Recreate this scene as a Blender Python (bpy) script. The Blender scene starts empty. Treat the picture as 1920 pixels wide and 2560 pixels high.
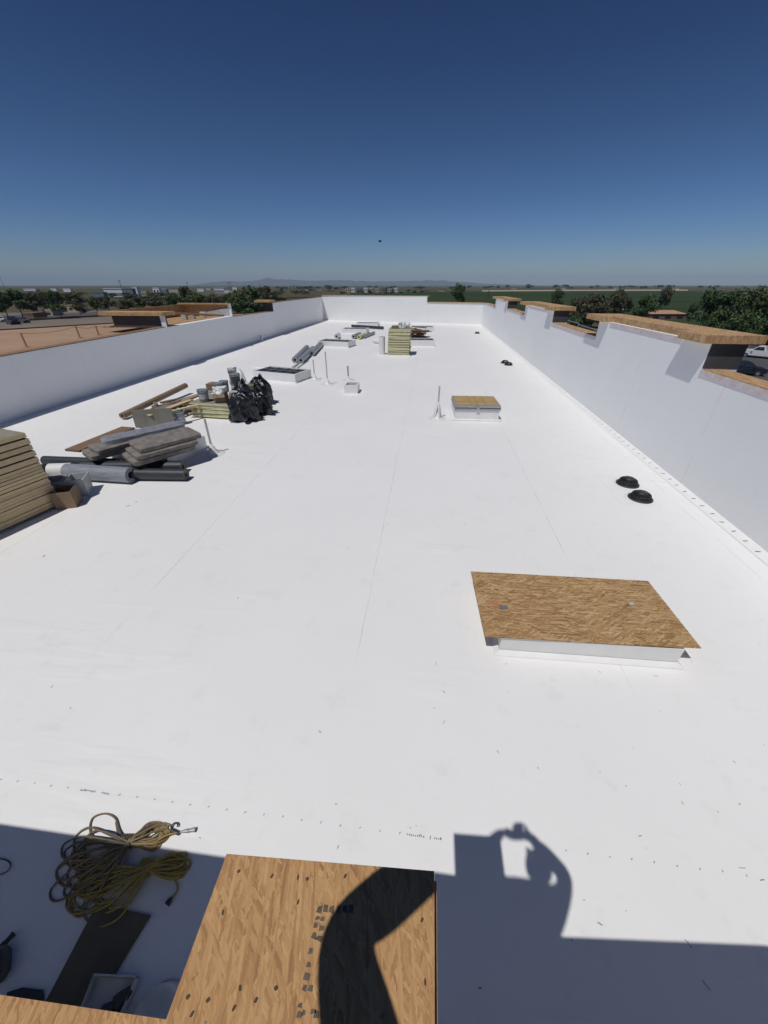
import bpy, bmesh, math, random
from mathutils import Vector, Matrix, noise
random.seed(7)
rnd = random.random
def U(a, b): return a + (b - a) * rnd()
PI = math.pi
scene = bpy.context.scene
C = scene.collection

# ------------------------------------------------------------------ camera
H = 3.8                      # camera height above the white roof (z = 0)
F, CX, CY = 941.0, 960.0, 1280.0
_Y = Vector((1080 - CX, CY - 713, -F)).normalized()
_th = math.atan2(CY - 713, F)
_up = Vector((0, math.cos(_th), math.sin(_th)))
_up = (_up - _Y * _up.dot(_Y)).normalized()
_X = _Y.cross(_up)
MW = Matrix((_X, _Y, _up))   # camera space -> world
cam = bpy.data.cameras.new('camera'); cam_ob = bpy.data.objects.new('camera', cam); C.objects.link(cam_ob)
cam.sensor_fit = 'VERTICAL'; cam.sensor_height = 36; cam.sensor_width = 27; cam.lens = 36 * F / 2560
cam.clip_start = 0.01; cam.clip_end = 60000
cam_ob.matrix_world = Matrix.Translation((0, 0, H)) @ MW.to_4x4()
scene.camera = cam_ob

# ------------------------------------------------------------------ light
SUN = Vector((0.25, 0.373, -1.0)).normalized()      # direction the light travels
world = bpy.data.worlds.new('World'); scene.world = world; world.use_nodes = True
nt = world.node_tree; nt.nodes.clear()
sky = nt.nodes.new('ShaderNodeTexSky'); sky.sky_type = 'NISHITA'; sky.sun_disc = False
sky.sun_elevation = math.asin(-SUN.z)
sky.sun_rotation = math.atan2(-SUN.x, -SUN.y)
sky.altitude = 300; sky.air_density = 1.0; sky.dust_density = 0.15; sky.ozone_density = 3.2
bg = nt.nodes.new('ShaderNodeBackground'); bg.inputs[1].default_value = 0.11
out = nt.nodes.new('ShaderNodeOutputWorld')
gam = nt.nodes.new('ShaderNodeGamma'); gam.inputs[1].default_value = 1.8
scl = nt.nodes.new('ShaderNodeVectorMath'); scl.operation = 'SCALE'; scl.inputs['Scale'].default_value = 0.3
nt.links.new(sky.outputs[0], scl.inputs[0]); nt.links.new(scl.outputs[0], gam.inputs[0]); 
tcw = nt.nodes.new('ShaderNodeTexCoord'); spw = nt.nodes.new('ShaderNodeSeparateXYZ'); rmp = nt.nodes.new('ShaderNodeValToRGB'); mul = nt.nodes.new('ShaderNodeMix')
mul.data_type = 'RGBA'; mul.blend_type = 'MULTIPLY'; mul.inputs[0].default_value = 1.0
rmp.color_ramp.elements[0].color = (0.74, 0.79, 1.17, 1); rmp.color_ramp.elements[1].position = 0.22; rmp.color_ramp.elements[1].color = (0.93, 0.95, 0.98, 1)
nt.links.new(tcw.outputs['Generated'], spw.inputs[0]); nt.links.new(spw.outputs[2], rmp.inputs[0]); nt.links.new(gam.outputs[0], mul.inputs[6]); nt.links.new(rmp.outputs[0], mul.inputs[7])
nt.links.new(mul.outputs[2], bg.inputs[0]); nt.links.new(bg.outputs[0], out.inputs[0])
sun = bpy.data.lights.new('sun', 'SUN'); sun.energy = 3.2; sun.angle = math.radians(0.53); sun.color = (1, 0.965, 0.92)
sun_ob = bpy.data.objects.new('sun', sun); C.objects.link(sun_ob)
sun_ob.rotation_euler = SUN.to_track_quat('-Z', 'Y').to_euler()
scene.view_settings.view_transform = 'Standard'; scene.view_settings.look = 'None'
scene.view_settings.exposure = -0.2; scene.view_settings.gamma = 1
scene.cycles.max_bounces = 8; scene.cycles.volume_bounces = 0

# ------------------------------------------------------------------ places measured from the camera, on a real plane
def ray(u, v): return (MW @ Vector((u - CX, CY - v, -F))).normalized()
def G(u, v, z=0.0):
    d = ray(u, v); t = (H - z) / -d.z; return Vector((d.x * t, d.y * t, z))
def atX(u, v, X):
    d = ray(u, v); return d * (X / d.x) + Vector((0, 0, H))
def atY(u, v, Y):
    d = ray(u, v); return d * (Y / d.y) + Vector((0, 0, H))
def pxm(P):                                     # pixels of the photo per metre of height at P
    def pr(q):
        c = MW.transposed() @ (q - Vector((0, 0, H))); return Vector((F * c.x / -c.z, F * c.y / -c.z))
    return (pr(P + Vector((0, 0, 1))) - pr(P)).length

# ------------------------------------------------------------------ materials
def newmat(name):
    m = bpy.data.materials.new(name); m.use_nodes = True
    return m, m.node_tree, m.node_tree.nodes['Principled BSDF']
def N(nt, t, **kw):
    n = nt.nodes.new(t)
    for k, v in kw.items(): setattr(n, k, v)
    return n
def coords(nt, scale=(1, 1, 1), rot=(0, 0, 0), which='Object', loc=(0, 0, 0)):
    tc = N(nt, 'ShaderNodeTexCoord'); mp = N(nt, 'ShaderNodeMapping')
    mp.inputs['Scale'].default_value = scale; mp.inputs['Rotation'].default_value = rot; mp.inputs['Location'].default_value = loc
    nt.links.new(tc.outputs[which], mp.inputs[0]); return mp.outputs[0]
def ramp(nt, fac, stops):
    r = N(nt, 'ShaderNodeValToRGB'); e = r.color_ramp.elements
    while len(e) < len(stops): e.new(0.5)
    for i, (p, c) in enumerate(stops):
        e[i].position = p; e[i].color = (*c, 1) if len(c) == 3 else c
    nt.links.new(fac, r.inputs[0]); return r.outputs[0]
def mixc(nt, fac, a, b, mode='MIX'):
    m = N(nt, 'ShaderNodeMix', data_type='RGBA', blend_type=mode)
    for s, v in ((m.inputs[0], fac), (m.inputs[6], a), (m.inputs[7], b)):
        if hasattr(v, 'links'): nt.links.new(v, s)
        elif isinstance(v, (int, float)): s.default_value = v
        else: s.default_value = (*v, 1)
    return m.outputs[2]
def math_(nt, op, a, b=0.0, c=None, clamp=False):
    m = N(nt, 'ShaderNodeMath', operation=op, use_clamp=clamp)
    for s, v in zip(m.inputs, (a, b, c)):
        if v is None: continue
        if hasattr(v, 'links'): nt.links.new(v, s)
        else: s.default_value = v
    return m.outputs[0]
def bump(nt, bs, height, strength=0.3, dist=0.01):
    b = N(nt, 'ShaderNodeBump'); b.inputs['Strength'].default_value = strength; b.inputs['Distance'].default_value = dist
    nt.links.new(height, b.inputs['Height']); nt.links.new(b.outputs[0], bs.inputs['Normal']); return b
def noisetex(nt, vec, scale, detail=4, rough=0.55):
    n = N(nt, 'ShaderNodeTexNoise'); n.inputs['Scale'].default_value = scale; n.inputs['Detail'].default_value = detail
    n.inputs['Roughness'].default_value = rough; nt.links.new(vec, n.inputs['Vector']); return n.outputs['Fac']

def simple(name, c1, c2=None, rough=0.6, metal=0.0, scale=6.0, bumpk=0.15, bd=0.004, spec=0.5, stretch=(1, 1, 1)):
    m, nt, bs = newmat(name)
    c2 = c2 or tuple(x * 0.8 for x in c1)
    v = coords(nt, stretch)
    f = noisetex(nt, v, scale)
    nt.links.new(ramp(nt, f, [(0.3, c2), (0.7, c1)]), bs.inputs['Base Color'])
    bs.inputs['Roughness'].default_value = rough; bs.inputs['Metallic'].default_value = metal
    bs.inputs['Specular IOR Level'].default_value = spec
    if bumpk: bump(nt, bs, noisetex(nt, v, scale * 3), bumpk, bd)
    return m

def osb_mat(name, base=((0.27, 0.15, 0.065), (0.44, 0.27, 0.125), (0.60, 0.41, 0.21)), fl=1.0, long_axis=0.0, marks=False, grey=0.0):
    m, nt, bs = newmat(name)
    cur = None; hgt = None
    for i, (ang, w, l) in enumerate(((0.05, 44, 6.0), (-0.22, 48, 6.5), (0.25, 56, 8.0), (-0.10, 64, 9.0), (0.55, 62, 10.0), (-0.55, 70, 10.0), (0.12, 90, 10.0))):
        v0 = coords(nt, (1, 1, 1), (0, 0, long_axis + ang), loc=(i * 3.1, i * 1.7, 0))
        wn = N(nt, 'ShaderNodeTexNoise'); wn.inputs['Scale'].default_value = 55 * fl; wn.inputs['Detail'].default_value = 3; nt.links.new(v0, wn.inputs['Vector'])
        wsc = N(nt, 'ShaderNodeVectorMath', operation='SCALE'); wsc.inputs['Scale'].default_value = 0.016 / fl; nt.links.new(wn.outputs['Color'], wsc.inputs[0])
        wad = N(nt, 'ShaderNodeVectorMath', operation='ADD'); nt.links.new(v0, wad.inputs[0]); nt.links.new(wsc.outputs[0], wad.inputs[1])
        ms = N(nt, 'ShaderNodeMapping'); ms.inputs['Scale'].default_value = (l * fl, w * fl, 20 * fl)
        nt.links.new(wad.outputs[0], ms.inputs[0])
        vo = N(nt, 'ShaderNodeTexVoronoi'); vo.inputs['Scale'].default_value = 1.0; vo.inputs['Randomness'].default_value = 1.0
        nt.links.new(ms.outputs[0], vo.inputs['Vector'])
        sep = N(nt, 'ShaderNodeSeparateColor'); nt.links.new(vo.outputs['Color'], sep.inputs[0])
        # grain along the flake
        mg = N(nt, 'ShaderNodeMapping'); mg.inputs['Scale'].default_value = (4 * fl, 75 * fl, 1); nt.links.new(v0, mg.inputs[0])
        gr = noisetex(nt, mg.outputs[0], 1.0, 3)
        fac = math_(nt, 'ADD', math_(nt, 'MULTIPLY', sep.outputs[0], 0.42), math_(nt, 'MULTIPLY', gr, 0.72))
        col = ramp(nt, fac, [(0.28, base[0]), (0.55, base[1]), (0.85, base[2])])
        if cur is None: cur = col; hgt = sep.outputs[2]
        else:
            msk = math_(nt, 'GREATER_THAN', sep.outputs[1], 0.58)
            cur = mixc(nt, msk, cur, col)
            mh = N(nt, 'ShaderNodeMix'); nt.links.new(msk, mh.inputs[0]); nt.links.new(hgt, mh.inputs[2]); nt.links.new(sep.outputs[2], mh.inputs[3]); hgt = mh.outputs[0]
    v = coords(nt)
    big = noisetex(nt, v, 1.3 * fl, 3)
    cur = mixc(nt, math_(nt, 'MULTIPLY', big, 0.25), cur, (0.33, 0.165, 0.075))
    spots = noisetex(nt, v, 22 * fl, 2)
    cur = mixc(nt, ramp(nt, spots, [(0.70, (0, 0, 0)), (0.76, (0.55, 0.55, 0.55))]), cur, (0.10, 0.055, 0.03))
    if grey: cur = mixc(nt, grey, cur, (0.3, 0.28, 0.25))
    nt.links.new(cur, bs.inputs['Base Color']); bs.inputs['Roughness'].default_value = 0.75
    bs.inputs['Specular IOR Level'].default_value = 0.3
    bump(nt, bs, hgt, 0.35, 0.002 / fl)
    return m

def membrane_mat(name, seams, axis='X', col=(0.83, 0.83, 0.82), wrinkle=True, dirt=0.75):
    """white roofing sheet; seams are the lap lines at the given world coordinates"""
    m, nt, bs = newmat(name)
    v = coords(nt); sx = N(nt, 'ShaderNodeSeparateXYZ'); nt.links.new(v, sx.inputs[0])
    wob = noisetex(nt, v, 0.8, 2)
    base = ramp(nt, noisetex(nt, v, 0.35, 5, 0.6), [(0.3, tuple(c * 0.955 for c in col)), (0.7, col)])
    # dust and foot scuffs
    sc = noisetex(nt, coords(nt, (1, 1, 1), (0, 0, 0.6)), 2.2, 8, 0.72)
    base = mixc(nt, ramp(nt, sc, [(0.56, (0, 0, 0)), (0.8, (0.35 * dirt, 0.35 * dirt, 0.35 * dirt))]), base, (0.50, 0.47, 0.42))
    fine = noisetex(nt, v, 9.0, 6, 0.8)
    base = mixc(nt, ramp(nt, fine, [(0.66, (0, 0, 0)), (0.75, (0.22 * dirt,) * 3)]), base, (0.42, 0.40, 0.37))
    co = {'X': sx.outputs[0], 'Y': sx.outputs[1], 'Z': sx.outputs[2]}[axis]
    cow = math_(nt, 'ADD', co, math_(nt, 'MULTIPLY', math_(nt, 'SUBTRACT', wob, 0.5), 0.03))
    line = None; step = None
    for s in seams:
        d = math_(nt, 'ABSOLUTE', math_(nt, 'SUBTRACT', cow, s))
        l = math_(nt, 'LESS_THAN', d, 0.004)
        st = math_(nt, 'GREATER_THAN', cow, s)
        line = l if line is None else math_(nt, 'MAXIMUM', line, l)
        step = st if step is None else math_(nt, 'ADD', step, st)
    if line is not None:
        brk = ramp(nt, noisetex(nt, v, 1.7, 3), [(0.38, (0.05,) * 3), (0.62, (0.55,) * 3)])
        if axis == 'X' and len(seams) > 6: brk = math_(nt, 'MULTIPLY', brk, math_(nt, 'SUBTRACT', sx.outputs[1], 2.4, None, True))
        base = mixc(nt, math_(nt, 'MULTIPLY', line, brk), base, (0.22, 0.22, 0.24))  # lap line: dirt and the thin shadow of the step, both painted
    nt.links.new(base, bs.inputs['Base Color'])
    bs.inputs['Roughness'].default_value = 0.55; bs.inputs['Specular IOR Level'].default_value = 0.25
    if wrinkle:
        w1 = noisetex(nt, coords(nt, (0.5, 2.6, 1), (0, 0, 0.08)), 1.0, 3, 0.5)
        w2 = noisetex(nt, coords(nt, (2.2, 0.5, 1), (0, 0, -0.3)), 1.0, 2, 0.5)
        w1r = ramp(nt, w1, [(0.52, (0, 0, 0)), (0.66, (1, 1, 1))])
        pm = ramp(nt, noisetex(nt, v, 0.28, 2), [(0.48, (.12,) * 3), (0.62, (1, 1, 1))]); hsum = math_(nt, 'ADD', math_(nt, 'MULTIPLY', w1r, pm), math_(nt, 'MULTIPLY', w2, 0.5))
        hsum = math_(nt, 'ADD', hsum, math_(nt, 'MULTIPLY', noisetex(nt, v, 5, 5), 0.45))
        if step is not None: hsum = math_(nt, 'ADD', hsum, math_(nt, 'MULTIPLY', step, 0.25))
        bump(nt, bs, hsum, 0.5 if axis == 'X' and len(seams) > 6 else 0.22, 0.012)
    return m

M = {}
M['roof'] = membrane_mat('white_roof_membrane', [-13.0, -9.95, -6.86, -3.80, -0.64, 2.43, 5.2])
M['wall_y'] = membrane_mat('white_wall_membrane_y', [-1, 2.1, 5.3, 8.2, 11.6, 14.3, 17.3, 20.4, 23.4, 26.6, 29.8, 33, 36, 39, 42, 45, 48], 'Y', (0.89, 0.895, 0.89), True, 0.3)
M['wall_x'] = membrane_mat('white_wall_membrane_x', [-10, -6.2, -3.3, -0.3, 2.6], 'X', (0.84, 0.84, 0.83), True, 0.3)
M['white'] = simple('white_membrane_flashing', (0.80, 0.80, 0.79), (0.74, 0.74, 0.73), 0.5, scale=3, bumpk=0.25, bd=0.006)
M['osb_near'] = osb_mat('osb_close', ((0.33, 0.165, 0.07), (0.48, 0.275, 0.115), (0.60, 0.37, 0.17)), 2.2, PI / 2 - 0.30)
M['osb'] = osb_mat('osb_sheet', ((0.20, 0.115, 0.045), (0.38, 0.235, 0.10), (0.62, 0.44, 0.24)), 0.75, -0.12)
M['osb_cap'] = osb_mat('osb_cap_board', ((0.30, 0.17, 0.075), (0.47, 0.295, 0.145), (0.64, 0.45, 0.25)), 0.5, PI / 2)
M['lumber'] = simple('sawn_lumber', (0.42, 0.28, 0.15), (0.30, 0.18, 0.09), 0.7, scale=5, stretch=(1, 12, 12))
M['ply'] = simple('plywood_lid', (0.50, 0.36, 0.17), (0.38, 0.25, 0.11), 0.6, scale=4, stretch=(1, 4, 1))
M['iso'] = simple('insulation_foam', (0.70, 0.56, 0.34), (0.54, 0.42, 0.25), 0.85, scale=14, bumpk=0.5, bd=0.01, stretch=(1, 1, 5))
for _k in ('iso',):
    _nt = M[_k].node_tree; _bs = _nt.nodes['Principled BSDF']; _src = _bs.inputs['Base Color'].links[0].from_socket
    _oi = N(_nt, 'ShaderNodeObjectInfo'); _nt.links.new(mixc(_nt, 1.0, _src, ramp(_nt, _oi.outputs['Random'], [(0, (.80, .80, .82)), (.5, (1, .97, .93)), (1, (1.08, 1.1, 1.0))]), 'MULTIPLY'), _bs.inputs['Base Color'])
M['isotop'] = simple('insulation_facer', (0.30, 0.29, 0.21), (0.22, 0.21, 0.15), 0.85, scale=8)
M['isobright'] = simple('insulation_foam_bright', (0.70, 0.67, 0.42), (0.52, 0.49, 0.28), 0.85, scale=9, bumpk=0.4, bd=0.01, stretch=(1, 1, 5))
M['felt'] = simple('dark_building_felt', (0.07, 0.07, 0.075), (0.045, 0.045, 0.05), 0.8, scale=2)
M['dark'] = simple('dark_parts_and_shade', (0.03, 0.03, 0.032), (0.02, 0.02, 0.022), 0.5)  # dark parts, and painted shade inside openings
M['metal'] = simple('galvanised_metal', (0.42, 0.43, 0.44), (0.30, 0.31, 0.32), 0.4, 0.6, scale=20)
M['steel'] = simple('grey_pipe', (0.42, 0.43, 0.44), (0.32, 0.33, 0.34), 0.45, 0.3, scale=12)
M['pvc'] = simple('white_pipe_plastic', (0.78, 0.78, 0.76), (0.7, 0.7, 0.69), 0.4, bumpk=0)
M['blackplastic'] = simple('black_bag_plastic', (0.012, 0.014, 0.017), (0.008, 0.009, 0.012), 0.28, scale=5, bumpk=0.6, bd=0.02, stretch=(2, 2, 0.7))
M['cast'] = simple('cast_iron_strainer', (0.03, 0.033, 0.038), (0.02, 0.022, 0.026), 0.5, scale=30)
M['darkroll'] = simple('dark_grey_roll', (0.035, 0.042, 0.052), (0.025, 0.03, 0.036), 0.45, scale=3, bumpk=0.2, bd=0.01, stretch=(0.4, 4, 4))
M['greyroll'] = simple('grey_plastic_roll', (0.30, 0.33, 0.37), (0.20, 0.22, 0.25), 0.35, scale=5, bumpk=0.5, bd=0.02, stretch=(0.6, 3, 3))
M['silver'] = simple('silver_faced_roll', (0.40, 0.42, 0.44), (0.22, 0.23, 0.24), 0.4, 0.2, scale=9, stretch=(1, 1, 3))
M['bagpaper'] = simple('dusty_brown_bag', (0.26, 0.235, 0.21), (0.14, 0.125, 0.11), 0.75, scale=7, bumpk=0.7, bd=0.02)
M['bagplastic'] = simple('grey_translucent_bag', (0.30, 0.31, 0.34), (0.20, 0.205, 0.225), 0.35, scale=6, bumpk=0.8, bd=0.03)
M['card'] = simple('cardboard', (0.26, 0.18, 0.11), (0.20, 0.135, 0.085), 0.8, scale=5)
M['cardgrey'] = simple('weathered_cardboard', (0.21, 0.20, 0.165), (0.16, 0.15, 0.125), 0.8, scale=4)
M['cardtube'] = simple('cardboard_tube', (0.27, 0.20, 0.13), (0.19, 0.14, 0.09), 0.7, scale=6)
M['bucket'] = simple('grey_bucket_plastic', (0.23, 0.26, 0.28), (0.17, 0.19, 0.21), 0.4, scale=8)
M['bucketw'] = simple('pale_bucket_plastic', (0.55, 0.56, 0.55), (0.42, 0.43, 0.43), 0.4, scale=8)
M['label'] = simple('printed_label', (0.62, 0.63, 0.66), (0.16, 0.13, 0.2), 0.5, scale=24, bumpk=0)
M['cord_yellow'] = simple('yellow_cord', (0.42, 0.30, 0.07), (0.28, 0.20, 0.05), 0.5, scale=8, bumpk=0)
M['cord_brown'] = simple('grimy_cord', (0.34, 0.235, 0.10), (0.085, 0.08, 0.07), 0.55, scale=2.2, bumpk=0)
M['rubber'] = simple('black_rubber', (0.04, 0.042, 0.045), None, 0.5, bumpk=0)
M['brownboard'] = simple('dark_brown_board', (0.13, 0.11, 0.07), (0.095, 0.08, 0.055), 0.8, scale=6, bumpk=0.3)
M['ink'] = simple('printed_ink', (0.17, 0.17, 0.18), None, 0.7, bumpk=0)
M['dirt'] = simple('tan_dirt', (0.26, 0.185, 0.125), (0.19, 0.135, 0.09), 0.95, scale=0.05, bumpk=0.3, bd=0.3)
M['tandeck'] = simple('tan_deck_boards', (0.42, 0.27, 0.17), (0.33, 0.22, 0.145), 0.85, scale=0.5, bumpk=0.1)
M['stucco'] = simple('tan_stucco', (0.45, 0.36, 0.27), (0.38, 0.30, 0.22), 0.9, scale=2)
M['brick'] = simple('brown_block', (0.22, 0.15, 0.11), (0.15, 0.10, 0.08), 0.9, scale=0.6)
M['bwhite'] = simple('white_metal_siding', (0.78, 0.79, 0.80), (0.70, 0.71, 0.73), 0.6, scale=0.1, bumpk=0)
M['bgrey'] = simple('grey_metal_siding', (0.20, 0.22, 0.26), (0.15, 0.165, 0.2), 0.6, scale=0.1, bumpk=0)
M['bcream'] = simple('cream_wall', (0.55, 0.47, 0.36), (0.46, 0.40, 0.31), 0.8, scale=0.1, bumpk=0)
M['tile'] = simple('salmon_tile_roof', (0.50, 0.27, 0.17), (0.38, 0.20, 0.13), 0.8, scale=1.2)
M['glass'] = simple('dark_window_glass', (0.03, 0.035, 0.045), None, 0.1, bumpk=0)
M['asphalt'] = simple('asphalt', (0.085, 0.085, 0.088), (0.06, 0.06, 0.062), 0.9, scale=0.15, bumpk=0.2)
M['wood'] = simple('weathered_pole_wood', (0.10, 0.085, 0.07), (0.07, 0.06, 0.05), 0.9, bumpk=0)
M['bark'] = simple('bark', (0.09, 0.065, 0.045), (0.05, 0.038, 0.028), 0.9, scale=4)
M['lamp'] = simple('clear_headlight', (0.7, 0.7, 0.72), None, 0.1, bumpk=0)
def leafmat(name, a, b, c):
    m, nt, bs = newmat(name)
    v = coords(nt)
    f = noisetex(nt, v, 0.9, 3)
    g = N(nt, 'ShaderNodeNewGeometry')
    f2 = math_(nt, 'ADD', math_(nt, 'MULTIPLY', f, 0.7), math_(nt, 'MULTIPLY', g.outputs['Random Per Island'], 0.45))
    nt.links.new(ramp(nt, f2, [(0.25, a), (0.55, b), (0.85, c)]), bs.inputs['Base Color'])
    bs.inputs['Roughness'].default_value = 0.7; bs.inputs['Specular IOR Level'].default_value = 0.2
    return m
M['leaf_dark'] = leafmat('dark_green_leaves', (0.022, 0.044, 0.018), (0.050, 0.088, 0.032), (0.10, 0.15, 0.055))
M['leaf_mid'] = leafmat('green_leaves', (0.035, 0.058, 0.022), (0.072, 0.10, 0.036), (0.13, 0.16, 0.062))
M['leaf_olive'] = leafmat('olive_leaves', (0.04, 0.043, 0.024), (0.075, 0.075, 0.040), (0.13, 0.125, 0.07))

# ------------------------------------------------------------------ mesh helpers
class MB:
    def __init__(s): s.v = []; s.f = []; s.sm = []
    def add(s, vs, fs, smooth=False):
        o = len(s.v); s.v += [tuple(p) for p in vs]; s.f += [tuple(i + o for i in f) for f in fs]; s.sm += [smooth] * len(fs); return s
    def box(s, x0, x1, y0, y1, z0, z1, mat=None):
        vs = [Vector((x, y, z)) for z in (z0, z1) for y in (y0, y1) for x in (x0, x1)]
        if mat is not None: vs = [mat @ p for p in vs]
        return s.add(vs, [(0, 2, 3, 1), (4, 5, 7, 6), (0, 1, 5, 4), (1, 3, 7, 5), (3, 2, 6, 7), (2, 0, 4, 6)])
    def prism(s, pts, z0, z1):                  # polygon footprint, counter-clockwise
        n = len(pts); z1s = z1 if isinstance(z1, (list, tuple)) else [z1] * n; z0s = z0 if isinstance(z0, (list, tuple)) else [z0] * n
        vs = [(p[0], p[1], z) for p, z in zip(pts, z0s)] + [(p[0], p[1], z) for p, z in zip(pts, z1s)]
        fs = [tuple(range(n))[::-1], tuple(range(n, 2 * n))] + [(i, (i + 1) % n, n + (i + 1) % n, n + i) for i in range(n)]
        return s.add(vs, fs)
    def bar(s, a, b, w, t):                     # rectangular bar from a to b
        a, b = Vector(a), Vector(b); d = (b - a); L = d.length; d.normalize()
        side = d.cross(Vector((0, 0, 1)));
        if side.length < 1e-3: side = Vector((1, 0, 0))
        side.normalize(); up = side.cross(d)
        vs = [p + side * sx * w / 2 + up * sz * t / 2 for p in (a, b) for sx, sz in ((-1, -1), (1, -1), (1, 1), (-1, 1))]
        return s.add(vs, [(0, 3, 2, 1)[::-1], (4, 5, 6, 7)[::-1], (0, 1, 5, 4), (1, 2, 6, 5), (2, 3, 7, 6), (3, 0, 4, 7)])
    def tube(s, pts, r, n=8, cap=True, r_in=0):
        pts = [Vector(p) for p in pts]; rs = r if isinstance(r, (list, tuple)) else [r] * len(pts)
        rings = []; prev = None
        for i, p in enumerate(pts):
            d = (pts[min(i + 1, len(pts) - 1)] - pts[max(i - 1, 0)])
            if d.length < 1e-9: d = Vector((0, 0, 1))
            d.normalize()
            if prev is None:
                a = d.cross(Vector((0, 0, 1)))
                if a.length < 0.1: a = d.cross(Vector((1, 0, 0)))
            else: a = prev - d * prev.dot(d)
            a.normalize(); prev = a; b = d.cross(a)
            rings.append([p + (a * math.cos(2 * PI * k / n) + b * math.sin(2 * PI * k / n)) * rs[i] for k in range(n)])
        vs = [q for rg in rings for q in rg]; fs = []
        for i in range(len(rings) - 1):
            for k in range(n):
                fs.append((i * n + k, i * n + (k + 1) % n, (i + 1) * n + (k + 1) % n, (i + 1) * n + k))
        s.add(vs, fs, True)
        if cap and r_in == 0:
            s.add(rings[0], [tuple(range(n))[::-1]]); s.add(rings[-1], [tuple(range(n))])
        return s
    def lathe(s, prof, n=20, at=(0, 0, 0), smooth=True):      # prof: (r, z)
        vs = [(at[0] + r * math.cos(2 * PI * k / n), at[1] + r * math.sin(2 * PI * k / n), at[2] + z) for r, z in prof for k in range(n)]
        fs = [(i * n + k, i * n + (k + 1) % n, (i + 1) * n + (k + 1) % n, (i + 1) * n + k) for i in range(len(prof) - 1) for k in range(n)]
        s.add(vs, fs, smooth)
        return s
    def build(s, name, mat, parent=None, bevel=0.0):
        me = bpy.data.meshes.new(name); me.from_pydata(s.v, [], s.f); me.materials.append(mat)
        for p, sm in zip(me.polygons, s.sm): p.use_smooth = sm
        if bevel:
            bm = bmesh.new(); bm.from_mesh(me)
            bmesh.ops.remove_doubles(bm, verts=bm.verts, dist=1e-5)
            bmesh.ops.bevel(bm, geom=[e for e in bm.edges if len(e.link_faces) == 2 and e.calc_face_angle(0) > 0.5], offset=bevel, segments=2, affect='EDGES', profile=0.7)
            bm.to_mesh(me); bm.free()
        me.update()
        o = bpy.data.objects.new(name, me); C.objects.link(o)
        if parent is not None: o.parent = parent
        return o
def tag(o, label=None, cat=None, group=None, kind=None):
    if label: o['label'] = label
    if cat: o['category'] = cat
    if group: o['group'] = group
    if kind: o['kind'] = kind
    return o
def thing(name, label, cat, loc=(0, 0, 0), rz=0.0, group=None):
    o = bpy.data.objects.new(name, None); C.objects.link(o); o.location = loc; o.rotation_euler = (0, 0, rz); o.empty_display_size = 0.2
    return tag(o, label, cat, group)
def dup(o, loc=None, rz=None, label=None, group=None, scale=None, parent=None):
    r = o.copy(); C.objects.link(r)
    if parent is not None: r.parent = parent
    if loc is not None: r.location = loc
    if rz is not None: r.rotation_euler = (0, 0, rz)
    if scale is not None: r.scale = scale if hasattr(scale, '__len__') else (scale,) * 3
    if label: r['label'] = label
    if group: r['group'] = group
    for ch in list(o.children): dup(ch, parent=r)
    return r
def struct(name, mb, mat, parent=None): 
    o = mb.build(name, mat, parent)
    if parent is None: o['kind'] = 'structure'
    return o

# ------------------------------------------------------------------ GROUND AND FAR LAND
ZG = -7.0
def grid(x0, x1, y0, y1, z, n=2):
    mb = MB(); vs = [(x0 + (x1 - x0) * i / n, y0 + (y1 - y0) * j / n, z) for j in range(n + 1) for i in range(n + 1)]
    mb.add(vs, [(j * (n + 1) + i, j * (n + 1) + i + 1, (j + 1) * (n + 1) + i + 1, (j + 1) * (n + 1) + i) for j in range(n) for i in range(n)]); return mb
m, gnt, bs = newmat('desert_ground')
v = coords(gnt); n1 = noisetex(gnt, v, 0.004, 6, 0.65); n2 = noisetex(gnt, v, 0.03, 4)
c = ramp(gnt, n1, [(0.35, (0.055, 0.06, 0.038)), (0.55, (0.10, 0.088, 0.062)), (0.7, (0.20, 0.165, 0.12))])
c = mixc(gnt, ramp(gnt, n2, [(0.45, (0, 0, 0)), (0.6, (0.6, 0.6, 0.6))]), c, (0.09, 0.095, 0.055))
gnt.links.new(c, bs.inputs['Base Color']); bs.inputs['Roughness'].default_value = 1; bs.inputs['Specular IOR Level'].default_value = 0.0
struct('ground', grid(-19000, 19000, -3000, 19000, ZG, 8), m)
m, gnt, bs = newmat('crop_field'); v = coords(gnt, (1, 1, 1), (0, 0, 0.1))
c = ramp(gnt, noisetex(gnt, coords(gnt, (0.1, 1, 1)), 0.05, 4), [(0.35, (0.030, 0.052, 0.026)), (0.65, (0.045, 0.068, 0.034))])
gnt.links.new(c, bs.inputs['Base Color']); bs.inputs['Roughness'].default_value = 1; bs.inputs['Specular IOR Level'].default_value = 0.0
def flat(name, uvs, mat, dz):
    pts = [G(u, w, ZG + dz) for u, w in uvs]
    mb = MB(); mb.add(pts, [tuple(range(len(pts)))]); return struct(name, mb, mat)
flat('crop_field', [(1000, 775), (2000, 830), (2000, 727.5), (1500, 727.5), (1000, 729.5), (880, 733), (860, 745)], m, 0.02)
flat('road', [(1205, 728.6), (1500, 727), (1720, 726.6), (1720, 723.8), (1500, 724.2), (1205, 725.8)], simple('pale_dirt_road', (0.42, 0.36, 0.27), (0.36, 0.31, 0.23), 1, bumpk=0, scale=0.02, spec=0), 0.06)
flat('parking_lot', [(1700, 1100), (2300, 1100), (2200, 850), (1700, 842)], M['asphalt'], 0.04)
flat('dirt_lot', [(-400, 1000), (300, 900), (330, 775), (-100, 785), (-500, 800)], simple('grey_brown_lot', (0.21, 0.17, 0.135), (0.16, 0.13, 0.105), .95, scale=.08, bumpk=0), 0.04)
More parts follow.
